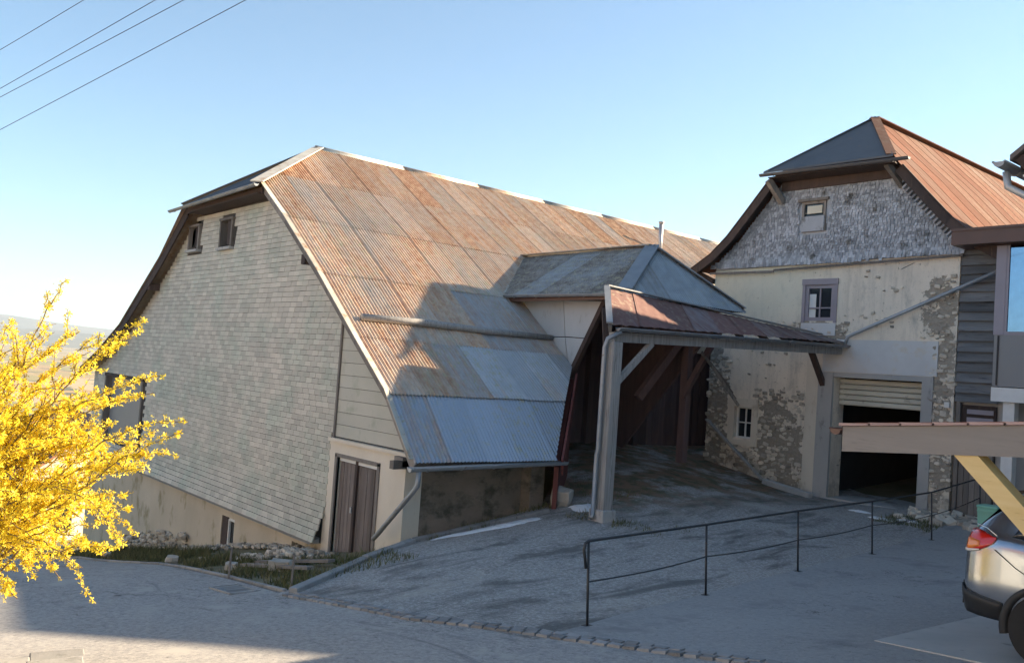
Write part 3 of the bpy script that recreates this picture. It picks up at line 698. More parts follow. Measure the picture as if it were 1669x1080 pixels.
# right slope (mostly hidden) and front hip
build(MB().prism([(-20.2,DYR,DZR),(DXR,DYR,DZR),(DXF,DY1,DZE),(-18.1,DY1,DZE)], (0,.0,-.04)), 'far_slope', MAT['dormer_sheet'], barn)
fd = Vector((DXF-DXR, 0, DZE-DZR)); FL = fd.length; fd.normalize(); fn = Vector((-fd.z,0,fd.x))
y = DY0; i = 0
while y < DY1-.05:
    wd = .088*9; y1 = min(y+wd, DY1); wd = round((y1-y)/.088)*.088
    if wd < .07: break
    yb = y+wd
    def ftop(q, yb=yb):
        Y = yb-q; t = (Y-DY0)/(DYR-DY0) if Y < DYR else (DY1-Y)/(DY1-DYR)
        return (1-max(0, min(1, t)))*FL
    me = sheet(wd+.02, FL+.1, nl=2, top=ftop)
    if me:
        o = link('corrugated_sheet', me, MAT['dormer_sheet'], barn); o.color = (rnd(.1,.35), rnd(.1,.5), 0, 1)
        o.matrix_world = frame(Vector((DXR, yb, DZR))+fn*(.02+.006*(i % 2)), Vector((0,-1,0)), fd, fn)
    y += wd; i += 1
dup_ = Vector((0,0,.07))
cap(Vector((DXF,DY0,DZE))+dup_, Vector((DXR,DYR,DZR))+dup_, 'hip_cap', .36, MAT['zinc'], barn)
cap(Vector((DXF,DY1,DZE))+dup_, Vector((DXR,DYR,DZR))+dup_, 'hip_cap', .3, MAT['zinc'], barn)
cap(Vector((DXR,DYR,DZR))+dup_, Vector((-20.25,DYR,DZR))+dup_, 'ridge_cap', .26, MAT['dormer_sheet'], barn).color = (.6,1,0,1)
cap(Vector((-20.25,DYR,DZR+.06)), Vector((-18.25,DY0,DZE+.07)), 'valley_flashing', .16, MAT['ridge_cap'], barn)
build(MB().bar((-18.2,DY0+.02,DZE-.1),(DXF,DY0+.02,DZE-.1),.04,.15), 'eave_board', MAT['fascia'], barn)
gutter((-18.1,DY0-.08,DZE-.02),(DXF+.05,DY0-.08,DZE-.05),.06,'gutter',MAT['zinc'],barn)
# whitewashed cheek in three boards
CY = 15.35
for poly in ([(-17.98,4.92),(-16.35,4.86),(-16.2,3.95),(-16.95,3.93),(-17.1,4.15)], [(-16.33,4.86),(-14.92,4.82),(-15.42,3.92),(-16.18,3.95)], [(-16.93,3.91),(-16.2,3.93),(-16.0,3.1),(-15.98,3.2)], [(-16.18,3.93),(-15.43,3.9),(-15.9,3.06),(-15.97,3.08)]):
    build(MB().prism([(p[0],CY,p[1]) for p in poly], (0,.06,0)), 'cheek_panel', MAT['white_panel'], barn)
build(MB().bar((-14.88,CY+.03,4.84),(-15.95,CY+.03,2.95),.14,.12), 'cheek_post', MAT['dark_wood'], barn)
# inside of the high entrance: plank back wall, side walls, beams
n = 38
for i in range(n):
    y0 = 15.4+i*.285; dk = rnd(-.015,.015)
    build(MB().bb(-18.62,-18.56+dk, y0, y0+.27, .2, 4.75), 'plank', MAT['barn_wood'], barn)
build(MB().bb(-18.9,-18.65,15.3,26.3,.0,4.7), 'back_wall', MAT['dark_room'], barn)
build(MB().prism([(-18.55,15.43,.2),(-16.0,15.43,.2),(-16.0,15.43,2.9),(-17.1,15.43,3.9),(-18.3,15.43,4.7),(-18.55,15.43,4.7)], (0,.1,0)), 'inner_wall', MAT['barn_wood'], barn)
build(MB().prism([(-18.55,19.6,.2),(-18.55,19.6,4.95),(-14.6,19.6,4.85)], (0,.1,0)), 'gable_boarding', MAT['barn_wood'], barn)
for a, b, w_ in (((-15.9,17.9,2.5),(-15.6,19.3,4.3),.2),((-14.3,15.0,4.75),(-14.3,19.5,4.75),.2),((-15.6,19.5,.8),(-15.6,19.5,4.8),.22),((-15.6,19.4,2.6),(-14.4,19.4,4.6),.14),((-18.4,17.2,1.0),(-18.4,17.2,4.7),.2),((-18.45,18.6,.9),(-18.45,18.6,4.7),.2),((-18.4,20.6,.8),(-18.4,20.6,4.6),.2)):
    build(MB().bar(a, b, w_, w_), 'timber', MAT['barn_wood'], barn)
for i in range(4):
    build(MB().bar((-14.9+.05*i,19.2+.1*i,3.85-.12*i),(-14.8+.07*i,20.4+.06*i,2.95-.16*i),.02,.09), 'hanging_lath', MAT['old_wood'], barn)
# far side wall facing the lane and rear gable
build(MB().bb(XL,-18.9,33.6,33.85,-3,1.8), 'rear_wall', MAT['panel'], barn)
build(MB().bb(-18.6,-18.35,26.35,33.8,-.5,4.9), 'rear_side_wall', MAT['dirty_plaster'], barn)
# steel flue
fl = thing('flue_pipe', 'thin steel flue pipe rising from the barn roof behind the dormer', 'chimney pipe')
fx, fy_ = -22.42, 25.95
build(MB().tube([(fx,fy_,roof_z(fx)-.3),(fx,fy_,9.05)], .085, 10), 'pipe', MAT['zinc'], fl)
build(MB().tube([(fx,fy_,9.05),(fx,fy_,9.12)], .11, 10), 'collar', MAT['zinc'], fl)
# snow-guard log on the roof
la, lb = Vector((-16.63,9.72,0)), Vector((-16.62,15.3,0))
la.z = roof_z(la.x)+.14; lb.z = roof_z(lb.x)+.13
lg = tag(build(MB().tube([la, la.lerp(lb,.3)+Vector((0,0,.02)), la.lerp(lb,.6)+Vector((.03,0,-.01)), lb], [.075,.085,.08,.07], 10), 'snow_guard_log', MAT['post_wood']), 'long bare log lying across the rusty barn roof as snow guard', 'log')

# ------------------------------------------------------------------ STONE HOUSE with garage
hs = thing('stone_house', 'old stone farm building with shingled gable, rusty red roof and open garage', 'house')
GY = 22.0; RX, RZ = -12.8, 10.91
PRF = [(0,10.91),(1.9,8.95),(2.6,8.15),(3.2,7.48),(3.8,6.95),(4.6,6.48)]
def hz(X): return float(np.interp(abs(X-RX), [p[0] for p in PRF], [p[1] for p in PRF]))
WXL, WXR, SB = -16.72, -9.45, 6.42
GAR = (-12.6,-10.22,-.4,3.44); UW = (-13.6,-12.72,4.95,5.95); SWN = (-15.72,-15.12,1.5,2.42); GW = (-13.85,-13.12,7.45,8.3)
wall_holes([(WXL,-.6),(GAR[0],-.6),(GAR[0],GAR[3]),(GAR[1],GAR[3]),(GAR[1],-.6),(WXR,-.6),(WXR,SB+.2),(WXL,SB+.05)], [UW, SWN], GY, .55, 'front_wall', MAT['facade'], hs)
wall_holes([(WXL+.0,SB+.06),(WXR,SB+.21),(WXR,hz(WXR)-.15)]+[(RX+p[0],p[1]-.2) for p in reversed(PRF[1:4])]+[(RX-p[0],p[1]-.2) for p in PRF[1:5]]+[(WXL,hz(WXL)-.15)], [GW], GY+.03, .3, 'gable_wall', MAT['shingle'], hs)
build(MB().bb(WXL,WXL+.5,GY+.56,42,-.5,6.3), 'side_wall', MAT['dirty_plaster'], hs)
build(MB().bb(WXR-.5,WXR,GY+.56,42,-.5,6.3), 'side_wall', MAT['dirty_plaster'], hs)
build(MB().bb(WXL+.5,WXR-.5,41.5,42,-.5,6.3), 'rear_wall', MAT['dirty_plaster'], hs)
# shingles, one by one in shape, joined (each only a few pixels)
sg = MB(); z = SB+.1; r = 0
while z < 8.95:
    zt = z+.06
    lim = float(np.interp(-(zt+.2), [-p[1] for p in PRF], [p[0] for p in PRF])); x = max(RX-lim+.06, WXL-.1)-rnd(0,.12); xr = min(RX+lim-.06, WXR+.12)
    while x < xr:
        wd = rnd(.075,.12); x0, x1 = max(x, RX-lim+.03), min(x+wd-.012, xr); x += wd
        if x1-x0 < .04 or (GW[0]-.1 < (x0+x1)/2 < GW[1]+.1 and GW[2]-.15 < z+.05 < GW[3]+.06): continue
        j = rnd(-.014,.010); kx = max(0, .35-(z-SB))*.25; y0 = GY-.02-kx-rnd(0,.008)
        sl_ = SB+.02+.15*(x0-WXL)/(WXR-WXL)
        if z+j < sl_-.02: continue
        sg.prism([(x0,y0-.016,z+j),(x1,y0-.016-rnd(0,.005),z+j+rnd(-.012,.012)),(x1-.003,y0+.012,z+.13),(x0+.003,y0+.012,z+.13)], (0,.012,0))
        tt = random.random() or .5
        for q in range(6): sg.t[-1-q] = tt
    z += .072; r += 1
stuff(build(sg, 'shingle_field', MAT['shingle'], hs))
build(MB().bar((WXL-.1,GY-.13,SB-.04),(-14.6,GY-.11,SB-.06),.05,.06), 'drip_board', MAT['old_wood'], hs)
build(MB().bar((-14.6,GY-.11,SB-.02),(WXR+.1,GY-.11,SB+.13),.05,.05), 'drip_board', MAT['old_wood'], hs)
# right verge: stepped shingle ends
for i in range(22):
    t = i/21; X = -10.95+t*1.75; zc = hz(X)-.28
    build(MB().box((X-.12,GY-.1,zc), (.26,.14,.05), Matrix.Rotation(-.75,3,'Y')), 'verge_shingle', MAT['shingle'], hs)
# roofs
HYF = 21.3; AP = Vector((RX, 23.74, RZ)); hl, hr = Vector((-14.6,HYF,9.12)), Vector((-11.0,HYF,9.08))
def side_sheets(sgn, mat):
    y = 21.55; i = 0
    while y < 42:
        y1 = y+.78; mb = MB(); rows = []
        P = [(p[0], p[1]) for p in PRF]
        P = [(0,10.91),(.95,9.93),(1.9,8.95),(2.6,8.15),(3.2,7.48),(3.8,6.95),(4.6,6.48)]
        rows = []
        for dx, zz in P:
            row = []
            for yy, dz in ((y,.009),(y+.03,.009),(y+.04,0),(y1-.005,0)):
                Y = yy
                # cut by the hip
                if dx < 1.85:
                    lim = HYF+(AP.y-HYF)*(1-dx/1.82)
                    Y = max(yy, lim)
                row.append((RX+sgn*dx, Y, zz+dz+.01))
            rows.append(row)
        mb.grid(rows); o = build(mb, 'roof_sheet', MAT[mat], hs); o.color = (rnd(.45,.8), rnd(0,.3), 0, 1)
        y += .785; i += 1
side_sheets(1, 'seam_sheet'); side_sheets(-1, 'seam_sheet')
build(MB().prism([hl+Vector((-.1,-.05,-.03)), hr+Vector((.1,-.05,-.03)), AP+Vector((0,0,.0))], (0,.0,.05)), 'hip_slope', MAT['hip_dark'], hs)
cap(hr+Vector((.02,0,.05)), AP+Vector((.02,0,.07)), 'hip_cap', .24, MAT['seam_sheet'], hs).color = (.5,.2,0,1)
cap(hl+Vector((0,0,.05)), AP+Vector((0,0,.07)), 'hip_cap', .16, MAT['hip_dark'], hs)
cap(AP+Vector((0,0,.06)), Vector((RX,42,RZ+.06)), 'ridge_cap', .3, MAT['seam_sheet'], hs).color = (.6,.1,0,1)
gutter(hl+Vector((-.15,-.12,-.08)), hr+Vector((.55,-.12,-.12)), .065, 'gutter', MAT['hip_dark'], hs)
build(MB().prism([hl+Vector((0,.05,-.16)), hr+Vector((.1,.05,-.16)), Vector((hr.x,GY+.05,hr.z-.2)), Vector((hl.x,GY+.05,hl.z-.2))], (0,0,.03)), 'soffit', MAT['dark_wood'], hs)
build(MB().bb(hl.x+.1,hr.x,GY-.1,GY+.02,hl.z-.45,hl.z-.2), 'wall_plate', MAT['dark_wood'], hs)
for sgn in (-1, 1):
    P = [p for p in PRF if p[0] > 1.5]
    for a, b in zip(P[:-1], P[1:]):
        build(MB().bar((RX+sgn*a[0], 21.6, a[1]-.12), (RX+sgn*b[0], 21.6, b[1]-.12), .05, .26), 'verge_board', MAT['dark_wood'], hs)
        build(MB().prism([(RX+sgn*a[0],21.62,a[1]-.05),(RX+sgn*b[0],21.62,b[1]-.05),(RX+sgn*b[0],GY+.05,b[1]-.05),(RX+sgn*a[0],GY+.05,a[1]-.05)], (0,0,-.03)), 'verge_soffit', MAT['dark_wood'], hs)
build(MB().bar((hl.x+.12,GY-.05,8.35),(hl.x-.05,HYF+.15,8.93),.16,.16), 'strut', MAT['old_wood'], hs)
build(MB().bar((hr.x+.05,GY-.05,8.42),(hr.x-.15,HYF+.15,8.93),.14,.14), 'strut', MAT['old_wood'], hs)
build(MB().bar((-16.75,GY-.02,6.15),(-17.35,GY-.02,6.42),.14,.14), 'eave_bracket', MAT['dark_wood'], hs)
# openings
def window(name, box, recess, par, mats, bars_x, bars_z, fw=.06):
    x0, x1, z0, z1 = box
    wd = build(MB().bb(x0,x1,GY+recess,GY+recess+.02,z0,z1), name, MAT['glass_dark'], par)
    mb = MB(); y0, y1 = GY+recess-.06, GY+recess
    mb.bb(x0,x0+fw,y0,y1,z0,z1).bb(x1-fw,x1,y0,y1,z0,z1).bb(x0+fw,x1-fw,y0,y1,z1-fw,z1).bb(x0+fw,x1-fw,y0,y1,z0,z0+fw)
    build(mb, 'frame', mats, wd)
    for t in bars_x: build(MB().bb(x0+(x1-x0)*t-.018,x0+(x1-x0)*t+.018,y0+.015,y1-.005,z0+fw,z1-fw), 'glazing_bar', mats, wd)
    for t in bars_z: build(MB().bb(x0+fw,x1-fw,y0+.012,y1-.002,z0+(z1-z0)*t-.018,z0+(z1-z0)*t+.018), 'glazing_bar', mats, wd)
    return wd
uw = window('upper_window', UW, .06, hs, MAT['frame_grey'], (.5,), (.36,), .1)
build(MB().bb(UW[0]-.1,UW[1]+.1,GY-.05,GY+.05,UW[3],UW[3]+.16), 'lintel', MAT['frame_grey'], uw)
build(MB().bb(UW[0]-.09,UW[0],GY-.03,GY+.05,UW[2]-.05,UW[3]), 'jamb', MAT['frame_grey'], uw)
build(MB().bb(UW[1],UW[1]+.09,GY-.03,GY+.05,UW[2]-.05,UW[3]), 'jamb', MAT['frame_grey'], uw)
build(MB().bb(UW[0]+.1,UW[0]+.3,GY+.052,GY+.058,UW[2]+.1,UW[2]+.75), 'curtain', MAT['white_paint'], uw)
build(MB().bb(UW[0]-.08,UW[1]+.08,GY-.03,GY+.04,UW[2]-.4,UW[2]-.06), 'apron', MAT['smooth_render'], uw)
sw = window('ground_window', SWN, .18, hs, MAT['white_paint'], (.5,), (.5,), .05)
build(MB().bb(SWN[0]-.22,SWN[1]+.22,GY-.045,GY+.06,SWN[3],SWN[3]+.24), 'lintel', MAT['door_plaster'], sw)
build(MB().bb(SWN[0]-.2,SWN[0]-.001,GY-.03,GY+.06,SWN[2]-.05,SWN[3]), 'jamb', MAT['door_plaster'], sw)
build(MB().bb(SWN[1]+.001,SWN[1]+.22,GY-.03,GY+.06,SWN[2]-.05,SWN[3]), 'jamb', MAT['door_plaster'], sw)
build(MB().bb(SWN[0]-.22,SWN[1]+.22,GY-.06,GY+.06,SWN[2]-.2,SWN[2]-.05), 'sill', MAT['door_plaster'], sw)
gw = window('gable_window', GW, .04, hs, MAT['old_wood'], (), (.5,.62), .07)
build(MB().bb(GW[0]+.02,GW[1]-.02,GY-.06,GY-.02,GW[2],GW[2]+.42), 'shutter', MAT['shingle'], gw)
build(MB().bb(GW[0]-.1,GW[1]+.1,GY-.1,GY-.02,GW[3],GW[3]+.07), 'drip_board', MAT['old_wood'], gw)
build(MB().bb(GW[0]+.18,GW[1]-.1,GY-.04,GY-.01,GW[2]+.5,GW[2]+.72), 'pane', MAT['cream_wall'], gw)
# garage
build(MB().bb(GAR[0]-.42,GAR[0]-.002,GY-.09,GY+.5,-.5,GAR[3]+.12), 'jamb', MAT['concrete'], hs)
build(MB().bb(GAR[1]+.002,GAR[1]+.28,GY-.05,GY+.5,-.5,GAR[3]+.0), 'jamb', MAT['concrete'], hs)
build(MB().bb(GAR[0],GAR[1]+.28,GY-.055,GY+.5,GAR[3]+.002,GAR[3]+.13), 'lintel', MAT['concrete'], hs)
build(MB().bb(GAR[0]-.35,GAR[1]+.35,GY-.03,GY+.05,GAR[3]+.14,4.45), 'render_patch', MAT['smooth_render'], hs)
build(MB().bb(GAR[0]-.8,GAR[0]-.43,GY-.05,GY+.05,-.4,3.75), 'pilaster', MAT['door_plaster'], hs)
for i in range(5):
    z1 = GAR[3]-.03-i*.142
    build(MB().prism([(GAR[0]+.02,GY+.30,z1),(GAR[0]+.02,GY+.27,z1-.03),(GAR[0]+.02,GY+.27,z1-.10),(GAR[0]+.02,GY+.30,z1-.13)], (GAR[1]-GAR[0]-.04,0,0)), 'roller_slat', MAT['roller'], hs)
rm = MB(); x0, x1, y0, y1 = GAR[0]-.5, GAR[1]+.45, GY+.56, GY+7
rm.bb(x0-.1,x0,y0,y1,-.4,3.9).bb(x1,x1+.1,y0,y1,-.4,3.9).bb(x0,x1,y1,y1+.1,-.4,3.9).bb(x0,x1,y0,y1,3.9,4.0)
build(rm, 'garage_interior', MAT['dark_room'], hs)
build(MB().bb(GAR[0],GAR[1],GY-.1,GY+7,.0,H(-11.4,22)+.03), 'garage_floor', MAT['concrete'], hs)
# rubble stones where the plaster has come away
def stone_mesh(seed):
    rs = random.Random(seed); b = bmesh.new(); bmesh.ops.create_cube(b, size=1); bmesh.ops.subdivide_edges(b, edges=b.edges, cuts=1, use_grid_fill=True)
    for v in b.verts:
        p = v.co; k = .5/max(.5, p.length); v.co = p*(.55+.45*k)*1.12+Vector((rs.uniform(-.07,.07), rs.uniform(-.07,.07), rs.uniform(-.07,.07)))
    me = bpy.data.meshes.new('stone'); b.to_mesh(me); b.free(); return me
SMS = [stone_mesh(i) for i in range(10)]
for me in SMS: me.polygons.foreach_set('use_smooth', [False]*len(me.polygons))
def stones_in(x0_, x1_, z0_, z1_, n, par, wallY, thr=-.1, lo=.09, hi=.2):
    placed = []
    for _ in range(n*25):
        if len(placed) >= n: break
        X, Z = rnd(x0_, x1_), rnd(z0_, z1_); ed = min(X-x0_, x1_-X)/(x1_-x0_)*2; wd = rnd(lo, hi); hh = wd*rnd(.4,.75)
        if mnoise.noise(Vector((X*1.5, 5, Z*1.5)))+mnoise.noise(Vector((X*4, 9, Z*4)))*.5+ed*.45 < thr+.12: continue
        if Z < H(X, wallY-.1)+.03: continue
        if any(abs(X-p[0]) < (wd+p[2])*.47 and abs(Z-p[1]) < (hh+p[3])*.47 for p in placed): continue
        if any(h[0]-.24 < X < h[1]+.24 and h[2]-.22 < Z < h[3]+.26 for h in (SWN, UW)): continue
        placed.append((X,Z,wd,hh))
        o = link('stone', random.choice(SMS), MAT['stone'], par); o.location = (X, wallY+rnd(.0,.025), Z); o.scale = (wd, rnd(.07,.12), hh); o.rotation_euler = (0, rnd(-.4,.4), rnd(-.1,.1))
stones_in(-15.05,-13.45,.2,3.0,120,hs,GY,-.05); stones_in(-16.72,-16.0,.6,4.3,70,hs,GY,-.15); stones_in(-14.3,-12.3,4.35,4.95,42,hs,GY,-.1,.06,.15)
stones_in(-10.0,-9.47,.3,4.5,70,hs,GY,-.2,.08,.19); stones_in(-10.4,-9.5,4.5,6.1,30,hs,GY,.15,.06,.15); stones_in(-15.9,-14.9,.5,1.3,26,hs,GY,.1)
stones_in(-16.0,-13.3,2.9,4.2,16,hs,GY,.25,.05,.11); stones_in(-13.0,-10.3,4.6,6.3,18,hs,GY,.28,.05,.12)
# long slanting downpipe on the front
build(MB().tube([(-8.45,GY-.18,6.15),(-12.0,GY-.12,4.62),(-12.2,GY-.14,4.52),(-12.26,GY-.16,4.3)], .045, 10), 'downpipe', MAT['zinc'], hs)
build(MB().bb(-9.62,-9.5,GY-.12,GY-.0,2.85,2.98), 'outdoor_lamp', MAT['white_paint'], hs)

# ------------------------------------------------------------------ CANOPY between barn and house
cn = thing('canopy', 'rusty lean-to canopy on a grey timber post before the barn entrance', 'canopy')
TL, BL, BR, TR = Vector((-13.6,14.06,4.97)), Vector((-12.42,13.0,4.07)), Vector((-12.30,21.93,4.36)), Vector((-13.03,21.93,4.53))
n = 10
for i in range(n):
    t0, t1 = i/n, (i+1)/n+.006
    P = [TL.lerp(TR,t0), TL.lerp(TR,min(1,t1)), BL.lerp(BR,min(1,t1)), BL.lerp(BR,t0)]
    mb = MB(); rows = []
    for k in range(7):
        s = k/6; row = []
        for q in range(9):
            p = P[0].lerp(P[1], q/8).lerp(P[3].lerp(P[2], q/8), s); row.append(p+Vector((0,0,.006*(i % 2)+.012*math.cos(q/8*2*math.pi*3)+rnd(-.003,.003))))
        rows.append(row)
    mb.grid(rows); o = build(mb, 'roof_sheet', MAT['canopy_sheet'], cn, True); o.color = (rnd(.4,.85), rnd(0,.4), 0, 1)
build(MB().bar(TL+Vector((.05,-.05,.02)), BL+Vector((.02,-.03,.03)), .13, .035), 'verge_flashing', MAT['zinc'], cn)
build(MB().bar(TL+Vector((0,0,.05)), TR+Vector((0,0,.05)), .14, .03), 'top_flashing', MAT['zinc'], cn)
build(MB().bar(TL+Vector((.06,.02,-.1)), BL+Vector((0,.02,-.1)), .06, .14), 'verge_rafter', MAT['old_wood'], cn)
gutter(BL+Vector((.09,.15,-.06)), BR+Vector((.09,0,-.07)), .07, 'gutter', MAT['zinc'], cn)
PX, PY = -12.52, 13.25; pz = H(PX, PY)
build(MB().bar((PX-.02,PY-.05,3.83),(-12.45,21.9,4.14),.16,.2), 'eave_beam', MAT['post_wood'], cn)
build(MB().bar(TL+Vector((.1,0,-.2)),TR+Vector((.05,0,-.2)),.14,.16), 'top_beam', MAT['dark_wood'], cn)
for i in range(9):
    t = (i+.5)/9; build(MB().bar(TL.lerp(TR,t)+Vector((0,0,-.09)), BL.lerp(BR,t)+Vector((-.05,0,-.09)), .09, .12), 'rafter', MAT['dark_wood'], cn)
bevel(build(MB().bb(PX-.14,PX+.14,PY-.14,PY+.14,pz+.2,3.73), 'post', MAT['post_wood'], cn), .02, 2)
bevel(build(MB().bb(PX-.2,PX+.2,PY-.2,PY+.2,pz-.3,pz+.22), 'post_base', MAT['concrete'], cn), .02, 2)
build(MB().bar((PX,PY+.1,2.85),(PX+.02,PY+1.15,3.78),.11,.11), 'brace', MAT['post_wood'], cn)
build(MB().bar((-12.9,GY-.02,3.2),(-12.75,GY-.95,4.05),.13,.13), 'brace', MAT['dark_wood'], cn)
build(MB().bar((PX-.1,PY,2.9),(PX-1.2,PY+.9,4.5),.11,.11), 'brace', MAT['dark_wood'], cn)
build(MB().tube([BL+Vector((.09,.25,-.12)),(PX+.02,PY-.2,3.78),(PX-.03,PY-.22,3.6),(PX-.03,PY-.22,1.5),(PX-.05,PY-.23,1.42),(PX-.05,PY-.23,pz+.12),(PX-.02,PY-.3,pz+.05)], .05, 10), 'downpipe', MAT['zinc'], cn)

# ------------------------------------------------------------------ NEW HOUSE at the right edge: cladding, bay, fascia
nh_ = thing('new_house', 'modern house wing with silvered plank cladding, grey bay window and brown fascia', 'house')
build(MB().bb(-9.44,2.5,GY+.16,GY+.4,-.6,6.7), 'wall', MAT['house_wall'], nh_)
z = 3.02; i = 0
while z < 6.66:
    hgt = rnd(.21,.26); a = rnd(-.012,.012)
    build(MB().prism([(-9.43,GY-.02+rnd(-.01,.01),z+a),(-8.46,GY-.02+rnd(-.01,.01),z-a),(-8.46,GY+.06,z+hgt+.03),(-9.43,GY+.06,z+hgt+.03)], (0,.03,0)), 'cladding_board', MAT['clad_wood'], nh_)
    z += hgt
build(MB().bb(-9.32,2.5,21.15,GY+.16,6.68,7.02), 'fascia', MAT['fascia'], nh_)
build(MB().bb(-9.32,2.5,21.12,21.148,7.0,7.06), 'roof_edge', MAT['fascia'], nh_)
# bay
build(MB().bb(-8.4,2.4,21.5,GY+.15,3.42,4.6), 'bay_apron', MAT['grey_panel'], nh_)
build(MB().bb(-8.4,2.4,21.46,GY+.15,3.08,3.40), 'bay_slab', MAT['white_paint'], nh_)
build(MB().bb(-8.42,-8.2,21.48,GY+.1,4.6,6.66), 'bay_post', MAT['frame_grey'], nh_)
bw = build(MB().bb(-8.18,-6.2,21.52,21.54,4.68,6.6), 'bay_window', MAT['glass_sky'], nh_)
build(MB().bb(-8.2,-6.1,21.49,21.56,4.6,4.675), 'frame', MAT['frame_grey'], bw)
build(MB().bb(-8.2,-8.14,21.49,21.515,4.675,6.66), 'frame', MAT['frame_grey'], bw)
build(MB().bb(-8.32,-8.29,21.47,21.499,3.45,4.58), 'panel_joint', MAT['black'], nh_)
build(MB().bb(-8.16,-7.92,21.55,21.8,.0,3.07), 'pillar', MAT['white_paint'], nh_)
# old plank door below the cladding
od = build(MB().bb(-9.3,-8.5,GY+.09,GY+.12,.1,2.95), 'old_door', MAT['dark_wood'], nh_)
for i in range(6): build(MB().bb(-9.28+i*.13,-9.28+i*.13+.12,GY+.04+rnd(-.008,.008),GY+.09,.3+rnd(0,.06),2.25), 'plank', MAT['old_wood'], od)
for i in range(3): build(MB().bb(-9.15,-8.55,GY+.05,GY+.09,2.36+i*.19,2.47+i*.19), 'louvre', MAT['frame_grey'], od)
build(MB().bb(-9.38,-9.29,GY-.0,GY+.12,.1,3.0), 'door_frame', MAT['old_wood'], od)
# unseen main volume, added; its roof is shaped to shade yard and barn
build(MB().bb(-5.8,12,GY+.42,33.5,-.5,7.0), 'main_wall', MAT['house_wall'], nh_)
build(MB().prism([(-6.2,21.7,6.9),(-6.2,28,12.15),(-6.2,34.3,6.9)], (18.6,0,0)), 'unseen_shade_roof', MAT['tile_grey'], nh_)

build(MB().prism([(-5.0,26.8,10.9),(-5.0,26.8,11.45),(-.4,26.8,12.4),(4.2,26.8,11.45),(4.2,26.8,10.9)], (0,2.6,0)), 'unseen_shade_gable', MAT['house_wall'], nh_)  # unseen block added to slant the shadow edge on the road

# ------------------------------------------------------------------ NEAR HOUSE (only its roof corner shows) and CARPORT
hn = thing('neighbour_house', 'near house whose dark tiled eave corner and gutter enter at upper right', 'house')
VY = 8.45; EX, EZ = -3.24, 5.2
build(MB().bb(-2.4,6.5,9.1,20,3.1,5.75), 'upper_wall', MAT['house_wall'], hn)
build(MB().bb(-2.2,6.5,14.2,20,-.5,3.08), 'lower_wall', MAT['house_wall'], hn)
build(MB().prism([(-2.4,9.1,5.76),(6.5,9.1,5.76),(2.1,9.1,9.3)], (0,10.9,0)), 'gable', MAT['house_wall'], hn)
for sgn in (0, 1):
    for i in range(12):
        for j in range(1 if sgn else 1):
            a = i*.55; mb = MB()
            X0 = EX+a*.766 if not sgn else 7.2-a*.766; X1 = X0+(.47 if not sgn else -.47); z0 = EZ+a*.643+.03
            mb.prism([(X0,VY,z0-.02),(X1,VY,z0+.42-.055),(X1,VY,z0+.42-.02),(X0,VY,z0+.035)], (0,12.9,0)); build(mb, 'tile_course', MAT['tile_grey'], hn)
build(MB().bar((EX+.1,VY+.06,EZ-.06),(2.1,VY+.06,9.6),.05,.2), 'verge_board', MAT['dark_wood'], hn)
for i in range(14): build(MB().bar((EX+.06,VY+.25+i*.9,EZ-.06),(2.0,VY+.25+i*.9,9.5),.1,.14), 'rafter', MAT['dark_wood'], hn)
gutter((EX-.07,VY-.06,EZ-.0),(EX-.07,20.5,EZ-.03),.05,'gutter',MAT['zinc'],hn)
build(MB().tube([(EX-.07,VY+.12,EZ-.06),(EX-.05,VY+.12,EZ-.2),(EX+.1,VY+.14,EZ-.30),(-2.5,VY+.4,EZ-.40),(-2.46,8.95,EZ-.55),(-2.46,8.95,2.95)], .034, 10), 'downpipe', MAT['zinc'], hn)
build(MB().prism([(EX+.08,VY+.1,EZ-.13),(-2.2,VY+.1,EZ+.48),(-2.2,20,EZ+.48),(EX+.08,20,EZ-.13)], (0,0,.02)), 'soffit', MAT['white_paint'], hn)

cp = thing('carport', 'low carport with red tile edge, larch barge board and yellow timber brace', 'carport')
CYp = 8.35; CX0 = -4.66; rise = math.tan(math.radians(5.6))
def cz(X): return 2.675+(X-CX0)*rise
build(MB().prism([(CX0,CYp,cz(CX0)-.25),(-2.0,CYp,cz(-2.0)-.29),(-2.0,CYp,cz(-2.0)-.0),(CX0,CYp,cz(CX0)-.0)], (0,.045,0)), 'barge_board', MAT['beam_wood'], cp)
for i in range(9):
    x0 = CX0-.03+i*.31; x1 = x0+.33; zt = .0
    build(MB().prism([(x0,CYp-.03,cz(x0)+.005),(x1,CYp-.03,cz(x1)+.005),(x1,CYp-.03,cz(x1)+.025),(x0,CYp-.03,cz(x0)+.036)], (0,.22,0)), 'verge_tile', MAT['verge_clay'], cp)
build(MB().prism([(CX0+.02,CYp+.2,cz(CX0)+.01),(-2.0,CYp+.2,cz(-2.0)+.01),(-2.0,CYp+5.2,cz(-2.0)+.01),(CX0+.02,CYp+5.2,cz(CX0)+.01)], (0,0,.03)), 'roof_cover', MAT['tile_red'], cp)
gutter((CX0-.07,CYp-.02,cz(CX0)-.03),(CX0-.07,CYp+5.2,cz(CX0)-.05),.06,'gutter',MAT['fascia'],cp)
build(MB().bar((-3.62,CYp+.12,cz(-3.62)-.10),(-2.5,CYp+.12,1.56),.16,.2,up=(0,1,0)), 'brace', MAT['yellow_wood'], cp)
for yy in (CYp+.12, CYp+4.6): build(MB().bb(-2.62,-2.42,yy-.1,yy+.1,.2,cz(-2.5)-.05), 'post', MAT['yellow_wood'], cp)
for yy in (CYp+1.2,CYp+2.4,CYp+3.6,CYp+4.8): build(MB().bar((CX0+.1,yy,cz(CX0)-.1),(-2.0,yy,cz(-2.0)-.1),.1,.16), 'rafter', MAT['beam_wood'], cp)
